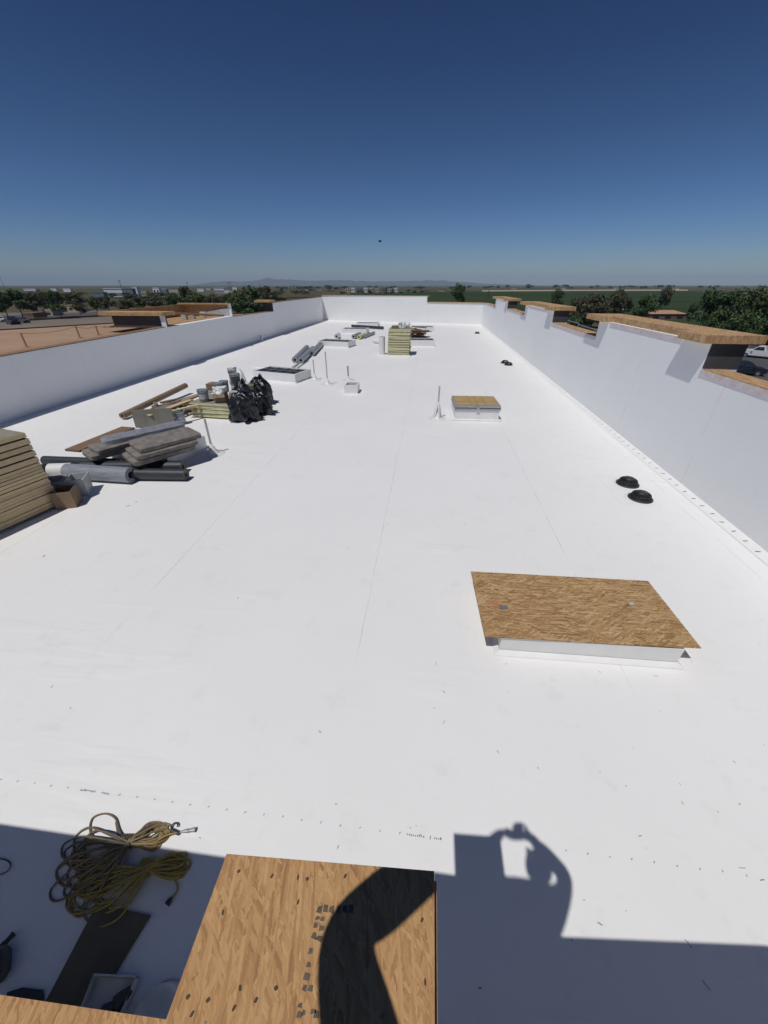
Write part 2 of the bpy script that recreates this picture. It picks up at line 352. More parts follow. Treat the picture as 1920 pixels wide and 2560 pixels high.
flat('street', [(-600, 812), (60, 796), (330, 781), (330, 776), (60, 788), (-600, 800)], M['asphalt'], 0.08)
# far mountains
def ridge(name, prof, dist, mat, seed):
    mb = MB(); n = 220; vs = []; az0, az1 = prof[0][0], prof[-1][0]
    for i in range(n + 1):
        u = az0 + (az1 - az0) * i / n
        for k in range(len(prof) - 1):
            if prof[k][0] <= u <= prof[k + 1][0]:
                t = (u - prof[k][0]) / (prof[k + 1][0] - prof[k][0]); t = t * t * (3 - 2 * t); hpx = prof[k][1] * (1 - t) + prof[k + 1][1] * t
        d = ray(u, 713); d.z = 0; d.normalize()
        hh = max(0, hpx * .88 * (1 + 0.22 * (noise.noise(Vector((u * 0.05, seed, 0))) + 0.5 * noise.noise(Vector((u * 0.17, seed, 3)))))) / 1105 * dist
        p = d * dist
        vs += [(p.x * 0.9, p.y * 0.9, ZG + 0.1), (p.x, p.y, H + hh), (p.x * 1.1, p.y * 1.1, ZG)]
    fs = []
    for i in range(n):
        for k in range(2): a = i * 3 + k; fs.append((a, a + 3, a + 4, a + 1))
    mb.add(vs, fs, True); return struct(name, mb, mat)
MM = simple('bare_mountain_rock', (0.13, 0.11, 0.10), (0.09, 0.08, 0.075), 1, scale=0.003, bumpk=0, spec=0)
ridge('mountains', [(470, 0), (540, 7), (570, 10), (600, 8), (640, 11), (668, 16), (720, 13), (780, 11), (860, 12), (940, 9), (1010, 10), (1090, 12), (1150, 8), (1230, 3), (1340, 0)], 15000, MM, 1.0)

# ------------------------------------------------------------------ TREES
def crown_mesh(name, seed, mat, rx=1.0, rz=1.0, lumps=16, leaves=2600, size=0.075):
    """foliage of a tree of radius about 1: leaf clusters spread through an uneven volume"""
    R = random.Random(seed); mb = MB(); cl = []
    for i in range(lumps):
        a = R.uniform(0, 2 * PI); rr = R.uniform(0.1, 0.75) ** 0.7; z = R.uniform(-0.55, 0.75)
        k = math.sqrt(max(0.1, 1 - abs(z) ** 2))
        cl.append((rr * k * math.cos(a) * rx, rr * k * math.sin(a) * rx, z * rz, R.uniform(0.22, 0.42)))
    for i in range(leaves):
        c = cl[R.randrange(lumps)]
        d = Vector((R.gauss(0, 1), R.gauss(0, 1), R.gauss(0, 1))).normalized() * c[3] * (0.55 + 0.6 * R.random() ** 0.6)
        p = Vector(c[:3]) + Vector((d.x, d.y, d.z * 0.8))
        nrm = (d.normalized() + Vector((R.gauss(0, .5), R.gauss(0, .5), R.gauss(0, .5)))).normalized()
        t = nrm.orthogonal().normalized(); b = nrm.cross(t); s = size * R.uniform(0.5, 1.3)
        mb.add([p - t * s, p - b * s * 0.6, p + t * s, p + b * s * 0.6], [(0, 1, 2, 3)])
    me = bpy.data.meshes.new(name); me.from_pydata(mb.v, [], mb.f); me.materials.append(mat); return me
CR = {k: [crown_mesh('crown', 11 * i + 5, M['leaf_' + k], 1, 0.85 + 0.1 * i) for i in range(3)] for k in ('dark', 'mid', 'olive')}
def trunk_mesh(seed):
    R = random.Random(seed); mb = MB()
    mb.tube([(0, 0, 0), (0.03, 0.02, 0.5), (0.0, 0.05, 1.0)], [0.085, 0.06, 0.045], 7)
    for i in range(5):
        a = R.uniform(0, 2 * PI); z = R.uniform(0.5, 0.9)
        mb.tube([(0.02, 0.02, z), (0.25 * math.cos(a), 0.25 * math.sin(a), z + 0.25), (0.5 * math.cos(a), 0.5 * math.sin(a), z + 0.6)], [0.04, 0.028, 0.012], 5)
    me = bpy.data.meshes.new('trunk'); me.from_pydata(mb.v, [], mb.f); me.materials.append(M['bark']); return me
TR = [trunk_mesh(3), trunk_mesh(8)]
def tree(u, vb, vt, wpx, kind, label, group=None, i=0, P=None, low=0.16):
    P = P or G(u, vb, ZG)
    h = (vb - vt) / pxm(P); w = wpx / pxm(P) * (0.9 if abs(u - 960) > 600 else 1) / 2
    t = thing('tree', label, 'tree', P, U(0, 6.28), group)
    c = bpy.data.objects.new('crown', CR[kind][i % 3]); C.objects.link(c); c.parent = t
    cz = h * (1 + low) / 2; hz = h * (1 - low) / 2
    c.location = (0, 0, cz); c.scale = (w * 1.12, w * 1.12, hz * 1.1)
    k = bpy.data.objects.new('trunk', TR[i % 2]); C.objects.link(k); k.parent = t; k.scale = (w * 0.7, w * 0.7, cz)
    return t
GL = 'trees along the street beyond the left parapet'
for i, (u, vb, vt, w, k, lb) in enumerate([
    (-40, 800, 716, 110, 'dark', 'dark green tree cut by the left edge of the view'),
    (22, 796, 724, 62, 'dark', 'dark round tree behind the dark parked vehicle at far left'),
    (58, 792, 723, 66, 'dark', 'broad bright-topped green tree above the parked cars at left'),
    (98, 790, 726, 52, 'olive', 'olive-green tree to the right of the broad street tree'),
    (122, 786, 724, 44, 'mid', 'mid-green street tree between two darker ones, left side'),
    (156, 797, 727, 50, 'dark', 'dark tree with visible trunk in front of the pale buildings'),
    (192, 775, 728, 70, 'olive', 'wide olive tree top below the skyline left of the white warehouse'),
    (245, 782, 740, 46, 'mid', 'small green bushy tree beside the brown dirt lot'),
    (275, 784, 741, 50, 'olive', 'low olive tree in front of the white warehouse'),
    (205, 792, 752, 34, 'olive', 'short grey-green shrub tree beside the low wall arches'),
    (320, 785, 745, 60, 'olive', 'olive tree just above the left end of the wooden canopy'),
    (362, 782, 742, 60, 'mid', 'green tree below the cream building'),
    (402, 782, 740, 58, 'olive', 'olive tree left of the red and white vehicles'),
    (438, 784, 733, 56, 'mid', 'green tree behind the wooden canopy, left of the tall pole'),
    (474, 780, 719, 44, 'olive', 'tall dark tree beside the tall utility pole'),
    (500, 784, 731, 60, 'mid', 'green tree right of the tall utility pole'),
    (540, 786, 735, 52, 'olive', 'olive tree left of the white houses in the gap'),
    (566, 786, 741, 40, 'olive', 'small tree below the white houses in the gap'),
    (600, 800, 727, 66, 'mid', 'bright green tree left of the big tree by the far left parapet'),
    (640, 802, 719, 84, 'mid', 'big green tree rising behind the low stretch of left parapet'),
    (672, 790, 721, 54, 'olive', 'brownish tree at the right end of the left tree belt'),
    (618, 806, 748, 70, 'dark', 'dark shaded tree in the notch of the left parapet'),
    (650, 806, 750, 60, 'dark', 'dark tree low behind the raised left parapet end'),
]): tree(u, vb, vt, w, k, lb, GL, i)
GR = 'trees beyond the right parapet'
for i, (u, vb, vt, w, k, lb, low) in enumerate([
    (1143, 778, 709, 34, 'dark', 'slim dark tree standing alone in front of the green field', .2),
    (1386, 790, 723, 36, 'dark', 'small round dark tree in the field left of the olive thicket', .2),
    (1440, 815, 746, 60, 'olive', 'olive thicket tree at the left end of the thicket', .1),
    (1476, 820, 733, 80, 'olive', 'largest olive thicket tree behind the guard rail', .1),
    (1522, 818, 722, 52, 'olive', 'tall thin-topped olive tree in the thicket', .1),
    (1545, 815, 745, 50, 'olive', 'right-hand tree of the olive thicket', .1),
    (1596, 822, 735, 64, 'dark', 'compact green tree beside the small white shed', .15),
    (1646, 790, 716, 40, 'olive', 'brown tree standing up to the horizon left of the tiled roof', .3),
    (1738, 846, 727, 84, 'dark', 'dark green tree whose edge covers the tiled roof', .12),
    (1795, 850, 718, 110, 'dark', 'big green tree in the middle of the right-hand clump', .12),
    (1856, 858, 716, 110, 'mid', 'big lighter tree of the right-hand clump', .12),
    (1915, 866, 722, 110, 'dark', 'tree of the right-hand clump cut by the right edge', .12),
    (1990, 880, 712, 130, 'mid', 'tree just past the right edge of the view', .12),
    (1820, 880, 775, 90, 'dark', 'lower dark tree in front of the right-hand clump', .1),
    (1900, 880, 800, 80, 'dark', 'low dark tree above the white pickup truck', .1),
    (1760, 866, 790, 70, 'dark', 'low dark tree right of the tiled house', .1),
    (1420, 850, 790, 50, 'dark', 'dark bush tree behind the guard rail, left half', .05),
    (1455, 852, 786, 56, 'dark', 'dark bush tree behind the guard rail, right half', .05),
    (1340, 800, 762, 40, 'dark', 'low dark bush between the second and third raised parapets', .05),
]): tree(u, vb, vt, w, k, lb, GR, i, low=low)
# far belts of individual small trees near the horizon
GF = 'small trees scattered near the horizon'
for i in range(70):
    u = U(690, 1700) if i < 56 else U(1560, 1980); vb = U(719.5, 725) if u < 1180 else U(718.5, 722.5)
    if 1205 < u < 1720: vb = U(718, 722)
    P = G(u, vb, ZG); tree(u, vb, vb - U(4, 8), U(8, 22), ('dark', 'olive', 'mid')[i % 3], 'small dark tree far away near the horizon', GF, i, P, 0.1)
for i in range(95):
    u = U(-10, 700); vb = U(733, 762) - (6 if u > 560 else 0); P = G(u, vb, ZG)
    tree(u, vb, max(729 + U(0, 6), vb - U(10, 20)), U(22, 46), ('dark', 'olive', 'mid')[i % 3], 'distant tree among the buildings on the left skyline', 'trees among the far buildings', i, P, 0.15)
for i in range(34):
    u = U(690, 1060); vb = U(728, 736); P = G(u, vb, ZG)
    tree(u, vb, vb - U(4, 7), U(10, 20), ('dark', 'olive')[i % 2], 'low dark tree in the belt beyond the far end wall', 'trees beyond the far end wall', i, P, 0.05)
def palm(u, vb, vt):
    P = G(u, vb, ZG); h = (vb - vt) / pxm(P)
    t = thing('palm_tree', 'tall thin palm standing above the far tree belt', 'palm tree', P, 0, 'palms above the far tree belt')
    mb = MB(); mb.tube([(0, 0, 0), (0.2, 0, h * 0.5), (0, 0, h * 0.92)], [0.35, 0.28, 0.22], 6); mb.build('trunk', M['bark'], t)
    mb = MB()
    for k in range(16):
        a = k * 2 * PI / 16 + U(0, .3); L = h * 0.2; q = Vector((math.cos(a), math.sin(a), 0)); s = Vector((-q.y, q.x, 0)) * h * 0.035
        b = Vector((0, 0, h * 0.92)); z = U(-0.1, 0.9)
        mid = b + q * L * 0.6 + Vector((0, 0, L * 0.5 * z)); e = b + q * L + Vector((0, 0, -L * (0.6 - z)))
        mb.add([b, mid - s, e, mid + s], [(0, 1, 2, 3)])
    mb.build('crown', M['leaf_dark'], t)
for u, vb, vt in ((728, 733, 715), (736, 733, 713), (743, 733, 716), (760, 732, 717), (787, 732, 718), (795, 732, 717)): palm(u, vb, vt)

# ------------------------------------------------------------------ FAR BUILDINGS
def building(u0, u1, vb, vt, mat, label, depth=0.5, roofmat=None, windows=0, group=None, band=None, name='building', pitched=False):
    A = G(u0, vb, ZG); B = G(u1, vb, ZG); L = (B - A).length; hh = (vb - vt) / pxm((A + B) / 2)
    rz = math.atan2(B.y - A.y, B.x - A.x); t = thing(name, label, 'building', A, rz, group); d = max(6, L * depth)
    mb = MB(); mb.box(0, L, 0, d, 0, hh); mb.build('wall', mat, t)
    rm = roofmat or mat; e = 0.02 * L
    if pitched:
        mb = MB(); r = hh * 0.55
        mb.add([(-e, -e, hh), (L + e, -e, hh), (L + e, d + e, hh), (-e, d + e, hh), (L * 0.25, d / 2, hh + r), (L * 0.75, d / 2, hh + r)],
               [(0, 1, 5, 4), (1, 2, 5), (2, 3, 4, 5), (3, 0, 4), (3, 2, 1, 0)]); mb.build('roof', rm, t)
    else: MB().box(-e, L + e, -e, d + e, hh, hh + 0.5).build('roof', rm, t)
    if band: MB().box(0, L, -0.15, -0.02, hh * 0.15, hh * 0.5).build('bay_shade_strip', band, t)  # grey strip on the wall paints the shade of a bay
    for i in range(windows):
        w = L / windows; MB().box(w * (i + 0.25), w * (i + 0.75), -0.12, 0.02, hh * 0.35, hh * 0.7).build('window', M['glass'], t)
    return t
W = M['bwhite']; GY = M['bgrey']; CM = M['bcream']
for a in [
    (264, 311, 742, 721, W, 'long white warehouse right of the leaning pole at left', .4, W, 0, None, M['bgrey']),
    (314, 336, 745, 722, GY, 'grey warehouse with a sloped roof next to the long white one', .6, GY, 0),
    (337, 348, 743, 718, W, 'tall pale block beside the grey warehouse', .8, W, 0),
    (350, 368, 741, 729, CM, 'low cream building right of the tall pale block', .5, CM, 3),
    (232, 262, 745, 731, GY, 'dark low shed left of the long white warehouse', .5, GY, 0),
    (385, 401, 737, 720, W, 'white angular building in the middle of the left skyline', .6, W, 2),
    (402, 417, 732, 723, GY, 'grey gabled building right of the white angular one', .6, W, 0),
    (424, 446, 731, 722, CM, 'low pale building left of the tall dark tree', .5, GY, 0),
    (494, 510, 729, 722, W, 'small white building right of the tall utility pole', .5, W, 0),
    (515, 527, 726, 721, CM, 'small cream building on the skyline', .5, W, 0),
    (536, 561, 731, 720.5, W, 'white flat-roofed warehouse left of the twin poles', .4, W, 0, None, M['bgrey']),
    (561, 582, 732, 726, W, 'low white shed between the warehouse and the twin poles', .4, W, 0),
    (583, 594, 735, 719, W, 'white block with square sign face by the twin poles', .5, W, 1),
    (526, 545, 752, 742, CM, 'pale house in the gap of the left tree belt', .6, CM, 2),
    (60, 90, 727, 721, W, 'white roof just above the left tree tops', .3, W, 0),
    (128, 142, 728, 721, W, 'small white block above the left tree tops', .3, W, 0),
    (160, 178, 730, 721, W, 'white shed roof above the olive tree at left', .3, W, 0),
    (112, 134, 790, 776, CM, 'low pale shed between the left street trees', .5, CM, 1),
    (172, 202, 780, 764, CM, 'pale stucco house right of the dark street tree', .5, M['tile'], 2),
    (64, 88, 800, 785, M['brick'], 'low brown block building behind the parked vehicles', .4, M['brick'], 0),
]: building(*a)
ORD = ['x', 'second', 'third', 'fourth', 'fifth', 'sixth', 'seventh', 'eighth', 'ninth']
for i in range(9):
    u = 862 + i * 15 + U(0, 3); w = U(8, 13)
    building(u, u + w, 731, U(718, 722), random.choice((W, CM, GY, W)), (ORD[i] if i else 'leftmost') + (' from the left' if i else '') + ' pale block of the distant row behind the end wall', .5, None, 2, 'distant row of pale blocks')
for i in range(12):
    u = U(700, 860) if i < 4 else U(1000, 1120) if i < 7 else U(1240, 1690); vb = U(722, 725) if i >= 7 else U(727, 730)
    building(u, u + U(8, 22), vb, vb - U(1.8, 3.4), random.choice((W, CM, CM, M['brick'])), 'tiny low building in the haze near the horizon', .4, None, 0, 'tiny buildings near the horizon')
building(1622, 1712, 800, 784, M['brick'], 'low house with a salmon tiled roof beyond the right parapet', .45, M['tile'], 3, name='house', pitched=True)
building(1553, 1567, 775, 763, W, 'small white shed beside the compact green tree', .5, W, 1, name='shed')
building(1770, 1806, 730, 724, CM, 'pale roof showing among the right-hand tree tops', .5, CM, 0)
building(1896, 1912, 735, 724, CM, 'narrow cream building at the right edge among the trees', .6, CM, 1)
# long low walls of arches at left
def wall_run(u0, v0, u1, v1, hpx, mat, label, name='boundary_wall', cat='wall'):
    A = G(u0, v0, ZG); B = G(u1, v1, ZG); h = hpx / pxm((A + B) / 2)
    t = thing(name, label, cat, A, math.atan2(B.y - A.y, B.x - A.x)); L = (B - A).length
    MB().box(0, L, 0, 0.3, 0, h).build('wall', mat, t); MB().box(-0.1, L + 0.1, -0.06, 0.36, h, h + 0.12).build('coping', M['stucco'], t); return t
wall_run(60, 803, 300, 789, 5, M['brick'], 'long low brown wall behind the tan deck at left')
wall_run(600, 748, 870, 744, 3, M['brick'], 'low brown wall beyond the far left parapet')
def pole(ub, vb, ut, vt, label, arm=True):
    P = G(ub, vb, ZG); h = (vb - vt) / pxm(P)
    t = thing('utility_pole', label, 'utility pole', P, U(0, 3))
    MB().tube([(0, 0, 0), (0, 0, h)], [0.3, 0.2], 8).build('post', M['wood'], t)
    if arm:
        MB().box(-1.5, 1.5, -0.1, 0.1, h - 1.1, h - 0.85).build('crossarm', M['wood'], t)
        for x in (-1.3, 1.3): MB().lathe([(0.001, 0.3), (0.12, 0.25), (0.12, 0), (0.001, 0)], 6, (x, 0, h - 0.85)).build('insulator', M['metal'], t)
    return t
pole(16, 730, 2, 690, 'tall dark pole at the far left edge')
pole(311, 745, 302, 698, 'tall pole in front of the long white warehouse')
pole(476, 745, 474, 704, 'thin utility pole by the tall dark tree')
pole(577, 740, 577, 704, 'left of the twin poles on the left skyline')
pole(582, 740, 582, 706, 'right of the twin poles on the left skyline', False)
pole(650, 726, 649, 707, 'short pole above the big green tree')
pole(654, 726, 653, 709, 'shorter pole close to the one above the big green tree', False)
pole(709, 728, 708, 713, 'small pole beside the palms')
pole(1218, 762, 1218, 725, 'thin pale pole in the green field', False)

# ------------------------------------------------------------------ VEHICLES
def paint(name, c): return simple(name, c, tuple(x * 0.92 for x in c), 0.25, 0.0, scale=1, bumpk=0)
def car(label, mat, P, rz, kind='suv', group=None):
    t = thing('pickup_truck' if kind == 'pickup' else 'parked_car', label, 'truck' if kind == 'pickup' else 'car', P, rz, group)
    if kind == 'suv':
        L, Wd = 4.8, 1.9
        prof = [(0, .45), (0, .95), (.35, 1.05), (1.25, 1.12), (1.9, 1.68), (2.3, 1.75), (4.2, 1.72), (4.65, 1.15), (4.8, 1.0), (4.8, .45), (4.3, .28), (.5, .28)]
        gl = [[(1.42, 1.16), (1.95, 1.62), (2.7, 1.66), (2.7, 1.16)], [(2.8, 1.16), (2.8, 1.66), (4.1, 1.62), (4.4, 1.18)]]
    else:
        L, Wd = 5.9, 2.0
        prof = [(0, .55), (0, 1.05), (.2, 1.18), (1.5, 1.25), (2.1, 1.88), (2.4, 1.95), (3.1, 1.92), (3.3, 1.35), (3.35, 1.28), (5.85, 1.3), (5.9, .6), (5.0, .45), (.6, .4)]
        gl = [[(1.65, 1.28), (2.15, 1.8), (3.0, 1.82), (3.12, 1.28)]]
    n = len(prof); mb = MB()
    def inset(z): return 0.0 if z < 1.2 else (z - 1.2) * 0.28
    vs = [(x, -Wd / 2 + inset(z), z) for x, z in prof] + [(x, Wd / 2 - inset(z), z) for x, z in prof]
    mb.add(vs, [tuple(range(n)), tuple(range(2 * n - 1, n - 1, -1))] + [(i, n + i, n + (i + 1) % n, (i + 1) % n) for i in range(n)])
    mb.build('body', mat, t, 0.03)
    for s in (-1, 1):
        for g in gl:
            mb = MB(); q = [(x, s * (Wd / 2 - inset(z) + 0.012), z) for x, z in g]; q2 = [(x, y - s * 0.03, z) for x, y, z in q]; k = len(g)
            mb.add(q + q2, [tuple(range(k)), tuple(range(2 * k - 1, k - 1, -1))] + [(i, (i + 1) % k, k + (i + 1) % k, k + i) for i in range(k)]); mb.build('side_window', M['glass'], t)
    x0, z0, x1, z1 = (prof[3][0] + .08, prof[3][1] + .06, prof[4][0] - .06, prof[4][1] - .05)
    mb = MB(); off = Vector((-(z1 - z0), 0, (x1 - x0))).normalized() * 0.015
    mb.add([Vector(p) + off for p in ((x0, -Wd / 2 + .14, z0), (x0, Wd / 2 - .14, z0), (x1, Wd / 2 - .25, z1), (x1, -Wd / 2 + .25, z1))], [(0, 1, 2, 3)])
    mb.build('windscreen', M['glass'], t)
    for x in (0.95, L - 1.05):
        for s in (-1, 1):
            w = MB(); y = s * (Wd / 2 - 0.1); w.tube([(x, y - 0.12, .36), (x, y + 0.12, .36)], 0.36, 18); wo = w.build('wheel', M['rubber'], t)
            MB().tube([(x, y + s * .1, .36), (x, y + s * .135, .36)], 0.2, 12).build('rim', M['metal'], wo)
    for s in (-1, 1):
        MB().box(-0.02, 0.12, s * .78 - .16, s * .78 + .16, .78, .93).build('headlight', M['lamp'], t)
        MB().box(L - .08, L + .015, s * .82 - .08, s * .82 + .08, .85, 1.05).build('tail_light', M['brick'], t)
        MB().box(1.5, 1.7, s * (Wd / 2 + .1) - .08, s * (Wd / 2 + .1) + .08, 1.08, 1.24).build('side_mirror', mat, t)
    MB().box(-0.03, .05, -.5, .5, .55, .8).build('grille', M['dark'], t)
    if kind == 'pickup': MB().box(3.4, 5.7, -.85, .85, 1.27, 1.315).build('cargo_bed', M['bgrey'], t)
    return t
PW = paint('white_car_paint', (0.72, 0.72, 0.72)); PD = paint('dark_blue_car_paint', (0.02, 0.022, 0.032)); PG = paint('grey_car_paint', (0.09, 0.10, 0.11))
P = G(1847, 890, ZG); car('white pickup truck parked under the trees at the right edge', PW, P, math.radians(-44), 'pickup')
P = G(1908, 940, ZG); car('dark blue car parked in the lot below the right parapet', PD, P, math.radians(158))
P = G(42, 812, ZG); car('large dark vehicle parked on the street at far left', PD, P, math.radians(150)).scale = (1.3, 1.3, 1.3)
P = G(70, 808, ZG); car('grey car parked right of the large dark vehicle at far left', PG, P, math.radians(160))
P = G(12, 806, ZG); car('pale car showing behind the large dark vehicle at far left', PW, P, math.radians(160))
P = G(418, 760, ZG); car('white car glinting between the trees above the wooden canopy', PW, P, math.radians(170)).scale = (1.5, 1.5, 1.5)
P = G(394, 767, ZG); car('reddish vehicle between the trees above the wooden canopy', paint('red_car_paint', (0.25, 0.05, 0.05)), P, math.radians(170))
P = G(1628, 798, ZG); car('silver car roof glinting left of the tiled house', paint('silver_car_paint', (0.5, 0.52, 0.54)), P, math.radians(10))

# ------------------------------------------------------------------ THE WHITE ROOF
XR, XL = 5.77, -13.42
BL, BR = (XL, 52.4), (XR, 47.9)
roof = MB()
NX, NY = 40, 60
vs = []
for j in range(NY + 1):
    for i in range(NX + 1):
        x = XL - 0.2 + (XR - XL + 0.4) * i / NX; y = -1.0 + 54.0 * j / NY
        vs.append((x, y, 0.0))
roof.add(vs, [(j * (NX + 1) + i, j * (NX + 1) + i + 1, (j + 1) * (NX + 1) + i + 1, (j + 1) * (NX + 1) + i) for j in range(NY) for i in range(NX)])
roof_ob = struct('roof', roof, M['roof'])
# printed lap marks on the sheet: tick dashes and short illegible print
mk = MB()
def tick(x, y, L=0.018, w=0.004, a=0.5, z=0.003):
    c, s = math.cos(a), math.sin(a)
    mk.add([(x - c * L + s * w, y - s * L - c * w, z), (x + c * L + s * w, y + s * L - c * w, z), (x + c * L - s * w, y + s * L + c * w, z), (x - c * L - s * w, y - s * L + c * w, z)], [(0, 1, 2, 3)])
x = -4.9
while x < 3.2:
    if not (0.35 < x < 1.25) : tick(x, 1.275 + (0.03 if x > 1 else 0) + U(-.004, .004), U(.006, .010), 0.0028, 0.9 + U(-.3, .3))
    x += 0.163
def word(x, y, n, gap=0.0165, hgt=0.013):
    for i in range(n):
        xx = x + i * gap
        for k in range(3):
            tick(xx + U(-.003, .003), y + U(-hgt, hgt) * 0.4, U(.003, .006), .0018, random.choice((0, PI / 2, 1.0)))
word(-2.82, 1.275, 9); word(-2.60, 1.272, 4); word(0.05, 1.272, 9); tick(0.235, 1.272, .012, .003, 1.4); word(0.27, 1.272, 4); word(-4.6, 1.28, 3)
y = 2.0
while y < 47:                                    # marks along the flashing lap at the foot of the right wall
    tick(5.64 + U(-.012, .012), y, 0.040, 0.011, 0.15 + U(-.3, .3), .0135); y += 0.305
mk.build('lap_marks', M['ink'], roof_ob)
# flashing strip turned down from the walls (a real lap on the roof sheet)
fl = MB(); fl.add([(5.52, -1, .005), (5.77, -1, .012), (5.77, 47.9, .012), (5.52, 47.9, .005)], [(0, 1, 2, 3)])
fl.add([(XL, -1, .012), (XL + .25, -1, .005), (XL + .25, 52.3, .005), (XL, 52.3, .012)], [(0, 1, 2, 3)])
fl.build('flashing_strip', M['white'], roof_ob)

# ------------------------------------------------------------------ PARAPETS
CAPT = 0.02
def wall_seg(parent, x0, x1, y0, y1, z1, mat, name='wall'):
    return MB().box(x0, x1, y0, y1, -0.3, z1).build(name, mat, parent)
# right parapet
pr = thing('parapet_wall', 'right-hand white parapet with three raised wooden-capped sections', 'parapet', (0, 0, 0))
ZL, ZH = 2.26, 2.78
raised = [(9.07, 15.1), (20.75, 27.0), (33.3, 39.6)]
segs = []; yy = -1.2
for a, b in raised: segs += [(yy, a, ZL), (a, b, ZH)]; yy = b
segs.append((yy, 47.85, 2.14))
mb = MB()
for a, b, z in segs: mb.box(XR, XR + (0.45 if z < 2.5 else 0.7), a, b, -0.3, z)
mb.build('wall', M['wall_y'], pr)
cp = MB(); edge = MB()
for a, b, z in segs:
    if z < 2.5:
        cp.box(XR + .03, XR + .50, a + .01, b - .01, z + .003, z + .022)
        edge.box(XR - .012, XR - .002, a + .01, b - .01, z - .11, z + .012)
    else:
        edge.box(XR - .012, XR - .002, a + 1.0, b - .9, z - .11, z - .005)
cp.build('wood_cap', M['osb_cap'], pr)
edge.build('loose_membrane_edge', simple('smeared_membrane_edge', (0.72, 0.66, 0.66), (0.58, 0.47, 0.46), .6, scale=9), pr)
for a, b in raised:
    MB().box(XR + 0.1, XR + 0.93, a + .9, b - .8, ZH + .003, ZH + .155).build('raised_cap', M['osb_cap'], pr)
    MB().box(XR - 0.21, XR + 0.93, a - .10, a + .897, ZH + .003, ZH + .158).build('cap_end_block', M['osb_cap'], pr)
    MB().box(XR - 0.21, XR + 0.93, b - .797, b + .75, ZH + .003, ZH + .158).build('cap_end_block', M['osb_cap'], pr)
    MB().box(XR + .006, XR + .70, a - .006, a - .001, ZL + .03, ZH).build('felt_end', M['felt'], pr)
# left parapet
pl = thing('parapet_wall', 'left-hand shaded white parapet running beside the tan deck', 'parapet', (0, 0, 0))
mb = MB()
for a, b, z0, z1 in ((-1.2, 20.1, 1.72, 1.95), (20.1, 27.7, 1.95, 2.0), (27.7, 35.4, 1.95, 1.86), (35.4, 52.9, 2.5, 2.54)):
    mb.add([(XL - .4, a, -.3), (XL, a, -.3), (XL, b, -.3), (XL - .4, b, -.3), (XL - .4, a, z0), (XL, a, z0), (XL, b, z1), (XL - .4, b, z1)],
           [(3, 2, 1, 0), (4, 5, 6, 7), (0, 1, 5, 4), (1, 2, 6, 5), (2, 3, 7, 6), (3, 0, 4, 7)])
mb.build('wall', M['wall_y'], pl)
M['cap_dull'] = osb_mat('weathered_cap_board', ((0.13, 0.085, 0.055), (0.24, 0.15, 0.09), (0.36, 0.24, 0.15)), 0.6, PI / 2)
mb = MB()
for a, b, z0, z1 in ((-1.2, 20.08, 1.725, 1.955), (27.75, 35.35, 1.955, 1.865), (35.2, 52.9, 2.505, 2.545)):
    w = .02 if z0 < 2.2 else .04
    mb.add([(XL - .45, a, z0), (XL - w, a, z0), (XL - w, b, z1), (XL - .45, b, z1), (XL - .45, a, z0 + .025), (XL - w, a, z0 + .025), (XL - w, b, z1 + .025), (XL - .45, b, z1 + .025)],
           [(3, 2, 1, 0), (4, 5, 6, 7), (0, 1, 5, 4), (1, 2, 6, 5), (2, 3, 7, 6), (3, 0, 4, 7)])
mb.build('wood_cap', M['cap_dull'], pl)
MB().box(XL - 1.3, XL + .02, 34.7, 36.0, 2.57, 2.73).build('cap_end_block', M['osb_cap'], pl)
MB().box(XL - .9, XL - .01, 35.39, 35.397, 1.9, 2.53).build('felt_end', M['felt'], pl)
# wooden pop-out canopy behind the left parapet
co = thing('canopy_box', 'unfinished wooden canopy box standing outside the left parapet', 'canopy', (0, 0, 0))
MB().box(-16.3, -13.425, 20.12, 20.3, 1.97, 2.47).build('front_panel', M['felt'], co)
MB().box(-13.62, -13.38, 20.06, 20.118, 1.8, 2.47).build('corner_trim', M['white'], co)
MB().box(-16.85, -13.4, 19.95, 21.1, 2.473, 2.63).build('front_cap', M['osb_cap'], co)
MB().box(-17.1, -13.83, 20.31, 27.7, 1.90, 1.97).build('deck', M['osb_cap'], co)
mb = MB(); mb.add([(-17.1, 21.1, 1.97), (-17.0, 21.1, 1.97), (-17.0, 27.7, 1.97), (-17.1, 27.7, 1.97), (-17.1, 21.1, 2.63), (-17.0, 21.1, 2.63), (-17.0, 27.7, 2.68), (-17.1, 27.7, 2.68)],
    [(3, 2, 1, 0), (4, 5, 6, 7), (0, 1, 5, 4), (1, 2, 6, 5), (2, 3, 7, 6), (3, 0, 4, 7)]); mb.build('back_panel', M['osb_cap'], co)
mb = MB(); mb.add([(-16.9, 27.6, 1.98), (-13.6, 27.6, 1.98), (-13.6, 27.6, 2.5), (-16.9, 27.7, 1.98), (-13.6, 27.7, 1.98), (-13.6, 27.7, 2.5)], [(0, 1, 2), (5, 4, 3), (0, 3, 4, 1), (1, 4, 5, 2), (2, 5, 3, 0)]); mb.build('end_panel', M['bucketw'], co)
MB().box(-17.05, -13.6, 27.71, 27.8, 1.97, 2.68).build('end_board', M['osb_cap'], co)
for x in (-16.1, -15.1, -14.3): MB().bar((x, 21.2, 2.58), (x + .3, 27.5, 2.03), .06, .09).build('rafter', M['lumber'], co)
MB().box(-13.62, -13.44, 27.6, 27.72, 1.85, 2.72).build('corner_trim', M['white'], co)
MB().box(-17.15, -13.5, 27.5, 27.85, 2.685, 2.76).build('end_cap', M['osb_cap'], co)
